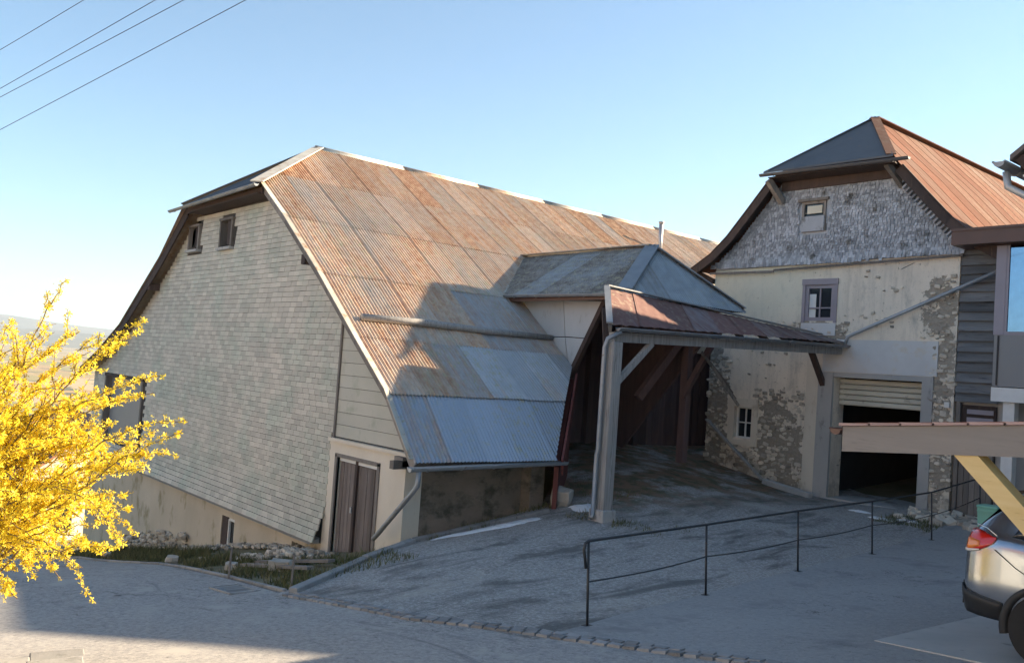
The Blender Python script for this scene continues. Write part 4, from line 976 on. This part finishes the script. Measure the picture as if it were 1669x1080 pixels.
build(MB().bb(-2.64,-2.40,CYp+.0,CYp+4.9,cz(-2.5)-.22,cz(-2.5)-.03), 'beam', MAT['yellow_wood'], cp)

# ------------------------------------------------------------------ CAR (rear corner in frame)
car = thing('parked_car', 'silver car with red tail lamp parked under the carport, rear corner visible', 'car')
CO = Vector((-3.83, 10.08, H(-3.0,9.8)+.006))
def cpnt(x, y, z): return (CO.x+x, CO.y+y, CO.z+z)
ST = [ # x, half width, bottom, belt, roof half width, roof z
 (-.02,.60,.44,.92,.50,.95),(.0,.74,.38,.98,.60,1.06),(.06,.83,.35,1.06,.64,1.16),(.16,.875,.33,1.10,.67,1.26),(.30,.895,.32,1.11,.68,1.38),(.5,.90,.32,1.10,.67,1.50),(.8,.905,.32,1.08,.655,1.59),
 (1.4,.905,.32,1.06,.65,1.63),(2.0,.905,.32,1.03,.63,1.62),(2.5,.90,.32,1.0,.6,1.50),(3.0,.895,.32,.97,.55,1.22),(3.3,.89,.32,.95,.6,1.02),(4.0,.87,.33,.84,.6,.9),(4.3,.8,.35,.72,.5,.76),(4.38,.6,.42,.6,.4,.62)]
def cring(s):
    x, w_, zb, bl, wr, zt = s
    P = [(0,zb),(w_*.88,zb),(w_*.97,zb+.1),(w_,zb+.24),(w_*1.0,.70),(w_*.985,.82),(w_*.97,bl-.09),(w_*.935,bl),(w_*.90,bl+.03),(wr+(w_*.9-wr)*.35,bl+(zt-bl)*.72),(wr,zt-.025),(wr*.85,zt),(0,zt+.012)]
    return P
mb = MB(); rows = []
for s in ST:
    P = cring(s); rows.append([cpnt(s[0], -y, z) for y, z in P]+[cpnt(s[0], y, z) for y, z in reversed(P[:-1])])
mb.grid(rows); mb.face(rows[0]); mb.face(rows[-1]); mb.sm = True
body = build(mb, 'body', MAT['paint'], car); sd = body.modifiers.new('s', 'SUBSURF'); sd.levels = 1; sd.render_levels = 2
def side_y(x, z):
    xs = [s[0] for s in ST]; i = max(0, min(len(ST)-2, int(np.searchsorted(xs, x))-1)); t = (x-xs[i])/(xs[i+1]-xs[i]); t = max(0, min(1, t))
    def yy(s):
        P = cring(s)[1:11]; return float(np.interp(z, [p[1] for p in P], [p[0] for p in P]))
    return yy(ST[i])*(1-t)+yy(ST[i+1])*t
def patch(name, mat, edge0, edge1, nx_, nz_, off, par, sides=(-1,)):
    """skin over the flank: edge0/edge1 are lists of (x,z) along the lower and upper edge"""
    for sd_ in sides:
        mb = MB(); rows = []
        for k in range(nz_+1):
            row = []
            for i in range(nx_+1):
                t = i/nx_*(len(edge0)-1); j = min(int(t), len(edge0)-2); u = t-j
                a = Vector(edge0[j]).lerp(Vector(edge0[j+1]), u); b = Vector(edge1[j]).lerp(Vector(edge1[j+1]), u); p = a.lerp(b, k/nz_)
                row.append(cpnt(p.x-off*.6*(1 if p.x < .1 else 0), sd_*(side_y(max(p.x,-.02), p.y)+off), p.y))
            rows.append(row)
        mb.grid(rows); o = build(mb, name, mat, par, True)
        so_ = o.modifiers.new('t', 'SOLIDIFY'); so_.thickness = .012; so_.offset = 0
        last = o
    return last
tl = patch('tail_lamp', MAT['lens_red'], [(-.015,.93),(.03,.93),(.12,.95),(.22,.985),(.30,1.04),(.33,1.09)], [(-.015,1.0),(.03,1.12),(.10,1.16),(.20,1.14),(.29,1.11),(.33,1.105)], 16, 6, .006, car, (-1,1))
patch('reflector', MAT['lens_orange'], [(.05,.96),(.10,.96),(.18,1.0)], [(.06,1.06),(.10,1.06),(.18,1.05)], 6, 3, .014, tl)
patch('clear_lens', MAT['lens_clear'], [(.0,.925),(.08,.93),(.18,.96)], [(.0,.955),(.08,.955),(.18,.975)], 6, 2, .014, tl)
patch('rear_bumper', MAT['black'], [(-.015,.36),(.05,.33),(.2,.32),(.42,.32)], [(-.015,.60),(.05,.56),(.2,.53),(.42,.50)], 14, 4, .012, car, (-1,1))
build(MB().bb(CO.x-.05,CO.x+.1,CO.y-.62,CO.y+.62,CO.z+.37,CO.z+.60), 'bumper_centre', MAT['black'], car)
patch('wing_glass', MAT['glass_dark'], [(.46,1.13),(.6,1.12),(.9,1.115),(2.2,1.09)], [(.50,1.2),(.66,1.40),(.95,1.46),(2.2,1.44)], 16, 3, .004, car, (-1,1))
for yy in (-1,):
    mb = MB().grid([[cpnt(.03,-.55,1.10),cpnt(.03,.55,1.10)],[cpnt(.30,-.56,1.395),cpnt(.30,.56,1.395)],[cpnt(.55,-.55,1.545),cpnt(.55,.55,1.545)]])
    for k in range(len(mb.v)): mb.v[k] = (mb.v[k][0]-.012, mb.v[k][1], mb.v[k][2]+.02)
    build(mb, 'rear_glass', MAT['glass_dark'], car, True)
build(MB().prism([cpnt(.36,-.62,1.55),cpnt(.36,.62,1.55),cpnt(.75,.62,1.645),cpnt(.75,-.62,1.645)], (0,0,-.035)), 'spoiler', MAT['black'], car)
def disc(r0, r1, y0, y1, name, mat, par, cx_, cz_=.33, n=36):
    mb = MB(); P = [(r0,y0),(r1,y0),(r1,y1),(r0,y1)]; rows = []
    for k in range(n+1):
        a = 2*math.pi*k/n; rows.append([cpnt(cx_+r*math.cos(a), y, cz_+r*math.sin(a)) for r, y in P+[P[0]]])
    mb.grid(rows); return build(mb, name, mat, par, False)
for cx_ in (.83, 3.5):
    for s in (-1, 1):
        wh = disc(.20,.335,s*.93,s*.70,'wheel',MAT['tyre'],car,cx_)
        rim = disc(.03,.205,s*.90,s*.86,'rim',MAT['zinc'],wh,cx_)
        # dark arch lip
        mb = MB(); rows = []
        for k in range(25):
            a = math.pi*(-.08+1.16*k/24); rows.append([cpnt(cx_+r*math.cos(a), s*y, .33+r*math.sin(a)) for r, y in ((.335,.80),(.36,.918),(.42,.922),(.425,.88))])
        mb.grid(rows); build(mb, 'wheel_arch', MAT['black'], car, True)
# panel gap
mb = MB().tube([cpnt(x, -(side_y(x, z)+.002), z) for x, z in ((.33,.99),(.42,.93),(.52,.86),(.66,.79),(.8,.76))], .005, 6); build(mb, 'panel_gap', MAT['black'], car)
mb = MB().tube([cpnt(x, -(side_y(x, z)+.004), z) for x, z in ((.0,1.17),(.1,1.185),(.22,1.175),(.33,1.12))], .008, 6); build(mb, 'lamp_trim', MAT['chrome'], car)
# concrete slab under the carport
def slab(name, pts, dz, mat):
    mb = MB(); P = [Vector((x, y, H(x, y)+dz)) for x, y in pts]; mb.prism(P, (0,0,-.12)); return build(mb, name, MAT[mat])
struct(slab('carport_slab', [(-4.72,9.35),(-4.55,11.9),(-2.05,11.9),(-2.05,8.6)], .022, 'concrete'))

# ------------------------------------------------------------------ RAILING
rl = thing('railing', 'thin dark steel pipe railing beside the ramp in the yard', 'railing')
RPX = [(958,1020),(1151,970),(1301,931),(1422,903),(1519,880)]
pts = []
for x, y in RPX:
    P = onX(x, y, -7.5); 
    for _ in range(30):
        d = ray(x, y); t = (H(P.x, P.y)+.005-EYE.z)/d.z; P = P.lerp(EYE+d*t, .7)
    pts.append(P)
dlast = (pts[-1]-pts[-2]); P6 = pts[-1]+dlast*.98; P6.z = H(P6.x, P6.y); pts.append(P6)
RH = 1.0
lean = Vector((-.035,-.045,1))
tops = [p+lean*RH for p in pts]
for p, t in zip(pts, tops):
    build(MB().tube([p-Vector((0,0,.15)), t], .016, 8), 'post', MAT['iron'], rl)
    build(MB().box(p+Vector((0,0,.006)), (.11,.11,.012)), 'foot_plate', MAT['iron'], rl)
def sagged(A, n=6, s=.0):
    out = []
    for a, b in zip(A[:-1], A[1:]):
        for k in range(n): out.append(a.lerp(b, k/n)-Vector((0,0,s*math.sin(math.pi*k/n))))
    return out+[A[-1]]
d0 = (tops[0]-tops[1]).normalized()
hook = [tops[0]+d0*.02-Vector((0,0,.32)), tops[0]+d0*.05-Vector((0,0,.20)), tops[0]+d0*.08-Vector((0,0,.10)), tops[0]+d0*.06-Vector((0,0,.02))]
build(MB().tube(hook+sagged(tops), .018, 8), 'top_rail', MAT['iron'], rl)
mids = [p.lerp(t, .52+.03*(i % 2)) for i, (p, t) in enumerate(zip(pts, tops))]
build(MB().tube(sagged(mids, 6, .03), .010, 8), 'middle_rail', MAT['iron'], rl)

# ------------------------------------------------------------------ KERBS, SETTS, SNOW, STONES
sp = thing('sett_strip', 'double row of small grey setts edging the road', 'sett strip')
sett_me = []
for s in range(5):
    mb = MB().box((0,0,0), (1,1,1), None, 0, .88); b = bmesh.new(); me = mb.mesh('sett'); b.from_mesh(me); bmesh.ops.recalc_face_normals(b, faces=b.faces)
    rs = random.Random(s)
    for v in b.verts: v.co += Vector((rs.uniform(-.06,.06), rs.uniform(-.06,.06), rs.uniform(-.03,.03)))
    b.to_mesh(me); b.free(); sett_me.append(me)
RK = np.array(ROADK); tt = np.concatenate([[0], np.cumsum(np.hypot(*np.diff(RK, axis=0).T))])
s = float(np.interp(-12.0, RK[:,0], tt)); s1 = float(np.interp(-4.4, RK[:,0], tt))
while s < s1:
    for q in (0, 1):
        X = float(np.interp(s+q*.07, tt, RK[:,0])); Y = float(np.interp(s+q*.07, tt, RK[:,1])); X2 = float(np.interp(s+.2, tt, RK[:,0])); Y2 = float(np.interp(s+.2, tt, RK[:,1]))
        an = math.atan2(Y2-Y, X2-X); yy = Y-.06+q*.15; 
        o = link('sett', random.choice(sett_me), MAT['sett'], sp); o.location = (X, yy, H(X, yy)+.0); o.scale = (.155,.13,.06); o.rotation_euler = (rnd(-.06,.06), rnd(-.06,.06)-math.atan((H(X+.5,yy)-H(X-.5,yy))), an+rnd(-.05,.05))
    s += .172
def kerb_run(name, label, pts_, w_, h_, mat, seg=.9):
    k = thing(name, label, 'kerb'); P = np.array(pts_, float); L = np.concatenate([[0], np.cumsum(np.hypot(*np.diff(P, axis=0).T))]); s_ = 0
    while s_ < L[-1]-.1:
        e = min(s_+seg, L[-1]); a = Vector((np.interp(s_, L, P[:,0]), np.interp(s_, L, P[:,1]), 0)); b_ = Vector((np.interp(e-.02, L, P[:,0]), np.interp(e-.02, L, P[:,1]), 0))
        a.z = H(a.x, a.y)+h_/2-.06+rnd(-.01,.01); b_.z = H(b_.x, b_.y)+h_/2-.06+rnd(-.01,.01)
        bevel(build(MB().bar(a, b_, w_, h_), 'kerb_stone', MAT[mat], k), .012); s_ = e
    return k
kerb_run('ramp_kerb', 'grey kerb along the left edge of the ramp up to the barn', [(-12.15,6.3),(-13.4,8.2),(-14.1,9.6),(-14.05,11.5),(-13.75,13.0)], .15, .14, 'kerb', .8)
kerb_run('verge_kerb', 'thin low kerb between the road and the grass verge', [(-12.4,6.3),(-17,6.35),(-24,6.35),(-31,6.3)], .08, .09, 'kerb', 1.1)
def blob(name, label, cat, pts_, mat, hgt, dz=0.0, group=None):
    """low lumpy heap with an irregular outline, sitting on the ground"""
    c = Vector((sum(p[0] for p in pts_)/len(pts_), sum(p[1] for p in pts_)/len(pts_))); n = len(pts_)*5; mb = MB(); rows = []
    out = []
    for i in range(n):
        t = i/n*len(pts_); j = int(t); u = t-j; a, b_ = Vector(pts_[j][:2]), Vector(pts_[(j+1) % len(pts_)][:2]); out.append(a.lerp(b_, u)*1.0+Vector((rnd(-.04,.04), rnd(-.04,.04))))
    for k, (sc, hh) in enumerate(((1.0,-.02),(.86,.5),(.6,.85),(.25,1.0))):
        row = []
        for p in out+[out[0]]:
            q = c+(p-c)*sc; row.append((q.x, q.y, H(q.x, q.y)+dz+hh*hgt*(rnd(.75,1.15) if k else 1)))
        row[-1] = row[0]; rows.append(row)
    mb.grid(rows); mb.face([p for p in rows[-1][:-1]])
    return tag(build(mb, name, MAT[mat], None, True), label, cat, group)
blob('snow_patch', 'long thin strip of old snow along the ramp edge below the barn eave', 'snow', [(-13.85,9.9),(-13.62,10.6),(-13.45,11.6),(-13.4,12.5),(-13.6,12.5),(-13.72,11.5),(-13.82,10.6)], 'snow', .05)
blob('snow_patch', 'small bright snow patch beside the foot of the canopy post', 'snow', [(-13.75,13.45),(-13.3,13.3),(-13.0,13.6),(-13.15,13.95),(-13.6,13.9)], 'snow', .07)
for i, (X, Y, s_, lb) in enumerate(((-10.9,20.6,.30,'crumbs of snow before the garage mouth, nearest the garage'),(-10.2,20.2,.34,'crumbs of snow before the garage, left of the last railing bay'),(-9.7,20.5,.28,'crumbs of snow nearest the garage right jamb'))):
    blob('snow_patch', lb, 'snow', [(X-s_,Y-.08),(X-.05,Y-.16),(X+s_,Y-.02),(X+.12,Y+.12),(X-s_*.6,Y+.1)], 'snow', .04)
bo = tag(link('boulder', stone_mesh(77), MAT['rock']), 'pale squared boulder at the end of the low barn wall', 'boulder'); bo.location = (-14.0,13.5,H(-14.0,13.5)+.16); bo.scale = (.42,.4,.4); bo.rotation_euler = (.2,.1,.5); bevel(bo,.05,2)
# leaning plank and foundation kerb at the stone house
tag(build(MB().bar((-16.6,GY-.16,1.95),(-14.45,GY-.30,H(-14.45,21.7)+.06),.05,.13,up=(0,1,0)), 'leaning_plank', MAT['post_wood']), 'grey plank leaning against the stone wall under the small window', 'plank')
ly = 21.55
a_, b_ = Vector((-14.3,ly,H(-14.3,ly)+.06)), Vector((-12.75,ly-.15,H(-12.75,ly-.15)+.05))
tag(bevel(build(MB().bar(a_, b_, .2, .16), 'edging_beam', MAT['concrete']), .02), 'grey concrete edging beam lying before the left garage jamb', 'beam')
# rubble footing along the barn, grey stones
rb = thing('rubble_footing', 'low footing of loose grey stones along the barn plinth', 'rubble')
cnt = 0; many = MB()
for i in range(420):
    X = rnd(-32,-17.9); Y = 9.78-abs(random.gauss(0,.22)); hmax = .5 if -31 < X < -25.5 else .04
    Z = H(X, Y)+abs(rnd(0,hmax))*(1-(9.78-Y)/.9)
    if Z < H(X,Y): Z = H(X,Y)
    wd = rnd(.05,.13)*(1.45 if X < -25.5 else 1)
    o = link('stone', random.choice(SMS), MAT['grey_stone'], rb); o.location = (X,Y,Z+.03); o.scale = (wd,wd*.8,wd*.6); o.rotation_euler = (rnd(-.4,.4), rnd(-.4,.4), rnd(0,6)); cnt += 1
    if cnt >= 298: break
gp = thing('gravel_heap', 'spill of grey rubble beside the wooden barn door step', 'rubble')
for i in range(110):
    a = rnd(0,6.28); r_ = abs(random.gauss(0,.75)); X = -17.6+math.cos(a)*r_*1.2; Y = 8.9+math.sin(a)*r_*.7
    if Y > 9.6: continue
    wd = rnd(.06,.18); o = link('stone', random.choice(SMS), MAT['grey_stone'], gp); o.location = (X, Y, H(X,Y)+.02+max(0,.12-r_*.1)); o.scale = (wd,wd*.8,wd*.6); o.rotation_euler = (rnd(-.4,.4), rnd(-.4,.4), rnd(0,6))
dbr = thing('stone_debris', 'loose stones and clods at the foot of the old plank door', 'rubble')
for i in range(60):
    X = rnd(-10.1,-8.2); Y = rnd(20.6,21.9); wd = rnd(.1,.3)
    o = link('stone', random.choice(SMS), MAT['stone'], dbr); o.location = (X, Y, H(X,Y)+wd*.15); o.scale = (wd,wd*.8,wd*.55); o.rotation_euler = (rnd(-.4,.4), rnd(-.4,.4), rnd(0,6))
RKS = [(-23.6,7.0,.22,'white stone on the verge nearest the barn cellar window'),(-18.8,6.9,.24,'largest white stone on the grass verge by the road'),(-14.6,7.3,.3,'pale stone on the verge end by the ramp kerb'),(-15.8,6.9,.2,'small pale stone in the grass before the barn door')]
for X, Y, s_, lb in RKS:
    o = tag(link('verge_stone', stone_mesh(int(X*-10)), MAT['rock']), lb, 'stone', 'stones on the verge'); o.location = (X,Y,H(X,Y)+s_*.2); o.scale = (s_*1.3,s_,s_*.6); o.rotation_euler = (0,0,rnd(0,3))
for (x, y, x2, y2, lb) in ((372,942,366,903,'thin wooden stake in the verge below the cellar window'),(474,956,468,920,'thin wooden stake in the verge near the barn door')):
    d = ray(x, y); P = EYE+d*14
    for _ in range(40): P = P.lerp(EYE+d*((H(P.x,P.y)-EYE.z)/d.z), .6)
    tag(build(MB().bar(P-Vector((0,0,.2)), P+Vector((-.07,.05,.5)), .03, .03), 'stake', MAT['old_wood']), lb, 'stake', 'stakes on the verge')
for i, (a, b_, lb) in enumerate((((-16.2,7.6),(-13.9,7.9),'weathered plank lying flat on the verge before the barn door'),((-15.7,7.1),(-13.6,7.35),'second plank lying on the verge, nearer the road'))):
    p, q = Vector((*a, H(*a)+.05)), Vector((*b_, H(*b_)+.06)); tag(build(MB().bar(p, q, .16, .05), 'loose_plank', MAT['old_wood']), lb, 'plank', 'planks on the verge')
dg_ = thing('drain_grate', 'dark iron drain grate in the road by the kerb corner', 'drain')
gxy = (-13.2,5.85); gz = H(*gxy)
mb = MB(); mb.bb(-.42,.42,-.24,-.2,0,.03).bb(-.42,.42,.2,.24,0,.03).bb(-.42,-.38,-.2,.2,0,.03).bb(.38,.42,-.2,.2,0,.03)
Rg = Matrix.Rotation(-math.atan((H(-12.9,5.85)-H(-13.5,5.85))/.6), 4, 'Y'); Tg = Matrix.Translation((gxy[0],gxy[1],gz-.012))
o = build(mb, 'rim', MAT['kerb'], dg_); o.matrix_world = Tg @ Rg
bm_ = MB().bb(-.02,.02,-.2,.2,0,.025).mesh('bar')
for i in range(9): o = link('bar', bm_, MAT['zinc'], dg_); o.matrix_world = Tg @ Rg @ Matrix.Translation((-.32+i*.08,0,0))
o = build(MB().bb(-.38,.38,-.2,.2,.004,.008), 'pit', MAT['black'], dg_); o.matrix_world = Tg @ Rg @ Matrix.Translation((0,0,.006))
# pale slabs at the lower left
pv = thing('paving', 'pale concrete paving slabs in the sunlit lower left corner', 'paving')
for i in range(3):
    for j in range(2):
        X, Y = -9.75+i*.42-j*.05, 2.0+j*.52-i*.12
        bevel(build(MB().box((X, Y, H(X,Y)-.016), (.41,.5,.05), Matrix.Rotation(-.2,3,'Z')), 'slab', MAT['kerb'], pv), .01)

# grass: blades on the verge, by the post and the door
def blades(name, regions, label):
    mb = MB()
    for (x0, x1, y0, y1, n, h_) in regions:
        P = np.random.RandomState(int(abs(x0*7)+n)).uniform(0, 1, (n, 2)); X = x0+(x1-x0)*P[:,0]; Y = y0+(y1-y0)*P[:,1]; Z = Hn(X, Y)-.05
        for x, y, z in zip(X, Y, Z):
            if mnoise.noise(Vector((x*1.1, y*1.1, 3))) < -.12: continue
            a = rnd(0, 6.28); hh = h_*rnd(.5,1.3); lx, ly_ = rnd(-.6,.6)*hh, rnd(-.6,.6)*hh; wx, wy = math.cos(a)*.012, math.sin(a)*.012
            mb.face([(x-wx,y-wy,z),(x+wx,y+wy,z),(x+lx,y+ly_,z+hh)], random.random() or .5)
    o = link(name, mb.mesh(name), MAT['grass']); stuff(o, label, 'grass')
blades('grass', [(-32,-12.6,6.45,8.9,15000,.16),(-34,-22,8.6,9.5,3500,.2),(-13.2,-11.9,12.8,13.9,700,.14),(-14.4,-13.9,10,13.3,900,.15),(-12.2,-11,13.2,14.2,500,.12),(-10.2,-8.9,19.6,21.2,1600,.14),(-15.2,-13.4,14.2,16,700,.12)], 'short winter grass on the verge and around the yard edges')

# ------------------------------------------------------------------ unseen houses across the road, added to bounce sunlight onto shaded walls
def add_bounce_house(x0, x1, y1, dp_, hgt, label, mt):
    t = thing('unseen_bounce_house', label, 'house'); zb_ = min(H(x0, y1), H(x1, y1))-.6; zt_ = zb_+hgt; y0 = y1-dp_; ym = (y0+y1)/2
    build(MB().bb(x0,x1,y0,y1,zb_,zt_), 'wall', MAT[mt], t)
    for sgn in (-1, 1): build(MB().prism([(x0-.6,ym,zt_+3.2),(x1+.6,ym,zt_+3.2),(x1+.6,ym+sgn*(dp_/2+.6),zt_-.35),(x0-.6,ym+sgn*(dp_/2+.6),zt_-.35)], (0,0,.15)), 'roof_slope', MAT['tile_red'], t)
    for xx in (x0, x1-.2): build(MB().prism([(xx,y0,zt_+.001),(xx,y1,zt_+.001),(xx,ym,zt_+3.1)], (.2,0,0)), 'gable', MAT[mt], t)
    n_ = int((x1-x0)/3.2)
    for fl_ in (0, 1):
        for i_ in range(n_):
            cxx = x0+(i_+.5)*(x1-x0)/n_; zz = zb_+1.6+fl_*2.8
            w0 = build(MB().bb(cxx-.5,cxx+.5,y1+.005,y1+.03,zz,zz+1.3), 'window', MAT['glass_dark'], t)
            build(MB().bb(cxx-.58,cxx-.5,y1+.005,y1+.06,zz-.05,zz+1.35).bb(cxx+.5,cxx+.58,y1+.005,y1+.06,zz-.05,zz+1.35).bb(cxx-.5,cxx+.5,y1+.005,y1+.06,zz+1.3,zz+1.36), 'frame', MAT['white_paint'], w0)
    return t
add_bounce_house(-31,-15,-7.6,9,6.6,'unseen cream house added across the road to bounce sunlight onto the gable','cream_wall')
add_bounce_house(-11,7,-7.6,9,6.4,'unseen white house added behind the viewpoint to bounce sunlight','white_wall')
# ------------------------------------------------------------------ green bin
bn = thing('green_bin', 'mint green plastic bin beyond the end of the railing', 'bin')
bx, by = -7.72, 20.0; bz = H(bx, by)
build(MB().box((bx,by,bz+.33), (.34,.34,.66), None, 0, 1.15), 'tub', MAT['green_plastic'], bn)
bevel(build(MB().box((bx,by,bz+.69), (.43,.43,.06)), 'lid', MAT['green_plastic'], bn), .02, 2)
build(MB().bar((bx-.18,by-.23,bz+.6),(bx+.18,by-.23,bz+.6),.03,.03), 'handle', MAT['green_plastic'], bn)
# pale chimney glimpsed between barn roof and stone house
ch = thing('plastered_chimney', 'short cream plastered chimney between the barn roof and stone house', 'chimney')
build(MB().bb(-19.1,-18.2,23.7,24.4,4.0,6.42), 'stack', MAT['cream_wall'], ch)
build(MB().bb(-19.18,-18.12,23.62,24.48,6.42,6.5), 'cap', MAT['concrete'], ch)

# ------------------------------------------------------------------ farmhouse below, behind the bush
fh = thing('distant_house', 'small house with sunlit orange roof downhill behind the yellow bush', 'house')
fc = Vector((-58,15,0)); fz = H(fc.x, fc.y)
build(MB().bb(fc.x-5,fc.x+5,fc.y-4,fc.y+4,fz-1.5,fz+4.2), 'wall', MAT['cream_wall'], fh)
for s in (-1, 1): build(MB().prism([(fc.x-5.6,fc.y+s*4.8,fz+3.7),(fc.x+5.6,fc.y+s*4.8,fz+3.7),(fc.x+5.6,fc.y,fz+7.4),(fc.x-5.6,fc.y,fz+7.4)], (0,0,.15)), 'roof_slope', MAT['tile_red'], fh)
build(MB().prism([(fc.x+4.99,fc.y-4,fz+4.2),(fc.x+4.99,fc.y+4,fz+4.2),(fc.x+4.99,fc.y,fz+7.2)], (-9.98,0,0)), 'gable', MAT['cream_wall'], fh)
for yy in (-1.8,1.8): build(MB().bb(fc.x+5,fc.x+5.05,fc.y+yy-.5,fc.y+yy+.5,fz+1.4,fz+2.8), 'window', MAT['glass_dark'], fh)

# ------------------------------------------------------------------ FORSYTHIA
fb = thing('forsythia_bush', 'bright yellow flowering forsythia bush overhanging the road at left', 'bush')
rs = random.Random(21)
B0 = Vector((-10.1, 1.25, 0)); B0.z = H(B0.x, B0.y)
tips = []
for (x, y, D) in ((110,455,8.2),(236,522,8.0),(268,612,7.8),(303,684,7.7),(296,705,7.9),(288,742,7.8),(212,802,7.6),(135,925,7.4),(100,945,7.5),(28,975,7.4),(20,520,8.6),(210,560,8.3),(190,860,7.4),(130,540,8.6),(62,575,8.3),(165,545,8.9),(250,640,8.4),(240,765,7.6),(150,650,8.7),(170,905,7.3)): tips.append(atD(x, y, D))
C0 = atD(0, 785, 8.1)
while len(tips) < 140:
    v = Vector((rs.gauss(0,1), rs.gauss(0,1), rs.gauss(0,1))).normalized()
    p = C0+RIGHT*v.x*1.35*rs.uniform(.45,1)+FWD*v.y*1.25*rs.uniform(.45,1)+UP*v.z*1.15*rs.uniform(.45,1)
    if p.z < .5: continue
    tips.append(p)
stem = MB(); flo = MB(); flo_n = 0
def bez(a, b, c, t): return a*(1-t)**2+b*2*t*(1-t)+c*t*t
def flower(p, d, sz):
    global flo_n
    n = Vector((rs.gauss(0,1), rs.gauss(0,1), rs.gauss(0,1)+.2)); n = (n+d*.4).normalized(); u = n.cross(Vector((.3,.5,.8))).normalized(); v = n.cross(u); t = rs.random() or .5
    a0 = rs.uniform(0,1.57)
    for k in range(4):
        a = a0+k*math.pi/2; e = u*math.cos(a)+v*math.sin(a); s_ = u*-math.sin(a)+v*math.cos(a)
        flo.face([p, p+e*sz*.55+s_*sz*.22+n*sz*.25, p+e*sz+n*sz*.42, p+e*sz*.55-s_*sz*.22+n*sz*.25], t)
    flo_n += 1
def shoot(a, ctl, tip, r0, dens, f0):
    L = (tip-a).length; n = max(4, int(L/.12)); path = [bez(a, ctl, tip, k/n) for k in range(n+1)]
    for k in range(1, n): path[k] += Vector((rs.gauss(0,.012), rs.gauss(0,.012), rs.gauss(0,.012)))
    stem.tube(path, [r0*(1-.8*k/n)+.0012 for k in range(n+1)], 5, False)
    m_ = int(L*dens*(1-f0))
    for _ in range(m_):
        t = f0+(1-f0)*rs.random(); k = min(n-1, int(t*n)); u = t*n-k; p = path[k].lerp(path[k+1], u); d = (path[k+1]-path[k]).normalized()
        q = Vector((rs.gauss(0,1), rs.gauss(0,1), rs.gauss(0,1))); q -= d*q.dot(d); q.normalize()
        flower(p+q*rs.uniform(.004,.03), (q+d*.3).normalized(), rs.uniform(.018,.038))
    return path
for i, tip in enumerate(tips):
    base = B0+Vector((rs.gauss(0,.22), rs.gauss(0,.22), -.05)); mid = base.lerp(tip, .45); mid.z = max(mid.z, tip.z*.5+.6)+rs.uniform(.1,.6); mid += Vector((rs.gauss(0,.12), rs.gauss(0,.12), 0))
    if tip.z < 1.5: mid.z = tip.z+rs.uniform(.5,1.0)
    path = shoot(base, mid, tip, .012, 54, .34)
    n = len(path); L = (tip-base).length
    for k in range(rs.randint(4,7)):
        j = int(n*rs.uniform(.4,.92)); a = path[min(j, n-1)]; d = (path[min(j+1, n-1)]-path[max(j-1,0)]).normalized()
        o_ = Vector((rs.gauss(0,1), rs.gauss(0,1), rs.gauss(0,.7)+.25)).normalized(); e = (d*1.0+o_*.75).normalized(); l_ = rs.uniform(.18,.5)
        shoot(a, a+e*l_*.5+Vector((0,0,.02)), a+e*l_+Vector((0,0,rs.uniform(-.04,.06))), .005, 74, .05)
    if i < 20:
        for k in range(26):
            t = rs.uniform(.72,1); j = int((n-1)*t); flower(path[j]+Vector((rs.gauss(0,.02), rs.gauss(0,.02), rs.gauss(0,.02))), Vector((0,0,1)), rs.uniform(.018,.028))
build(stem, 'stems', MAT['bark'], fb, True, fix=False)
o = link('blossoms', flo.mesh('blossoms'), MAT['petal'], fb); o['kind'] = 'stuff'

# ------------------------------------------------------------------ power cables across the upper left
WL = (((0,75,20),(125,0,17.5),'topmost overhead cable crossing the upper left sky'),((0,138,20),(240,0,16),'second overhead cable from the top in the upper left sky'),((0,152,20),(285,0,16),'third overhead cable, just below the second one, upper left sky'),((0,205,20),(385,0,15),'lowest overhead cable crossing the upper left sky'))
for (a, b_, lb) in WL:
    A, B = atD(*a), atD(*b_); d = B-A; A2 = A-d*2.6; B2 = B+d*2.2; P = []
    for k in range(25):
        t = k/24; p = A2.lerp(B2, t); P.append(p-Vector((0,0,.10*math.sin(math.pi*t))))
    tag(build(MB().tube(P, .0065, 6), 'power_cable', MAT['wire']), lb, 'cable', 'overhead cables')

# ------------------------------------------------------------------ haze over the plain
k = NT('haze'); k.t.nodes.remove(k.b); vol = k.n('ShaderNodeVolumePrincipled'); vol.inputs['Color'].default_value = (.74,.86,1,1); vol.inputs['Density'].default_value = 4.2e-5; vol.inputs['Anisotropy'].default_value = .2
k.l(vol.outputs[0], k.t.nodes['Material Output'].inputs['Volume'])
hzb = build(MB().bb(-31000,3100,-31000,31000,-133,1700), 'haze', k.m); stuff(hzb, 'pale blue air haze over the distant plain', 'haze')
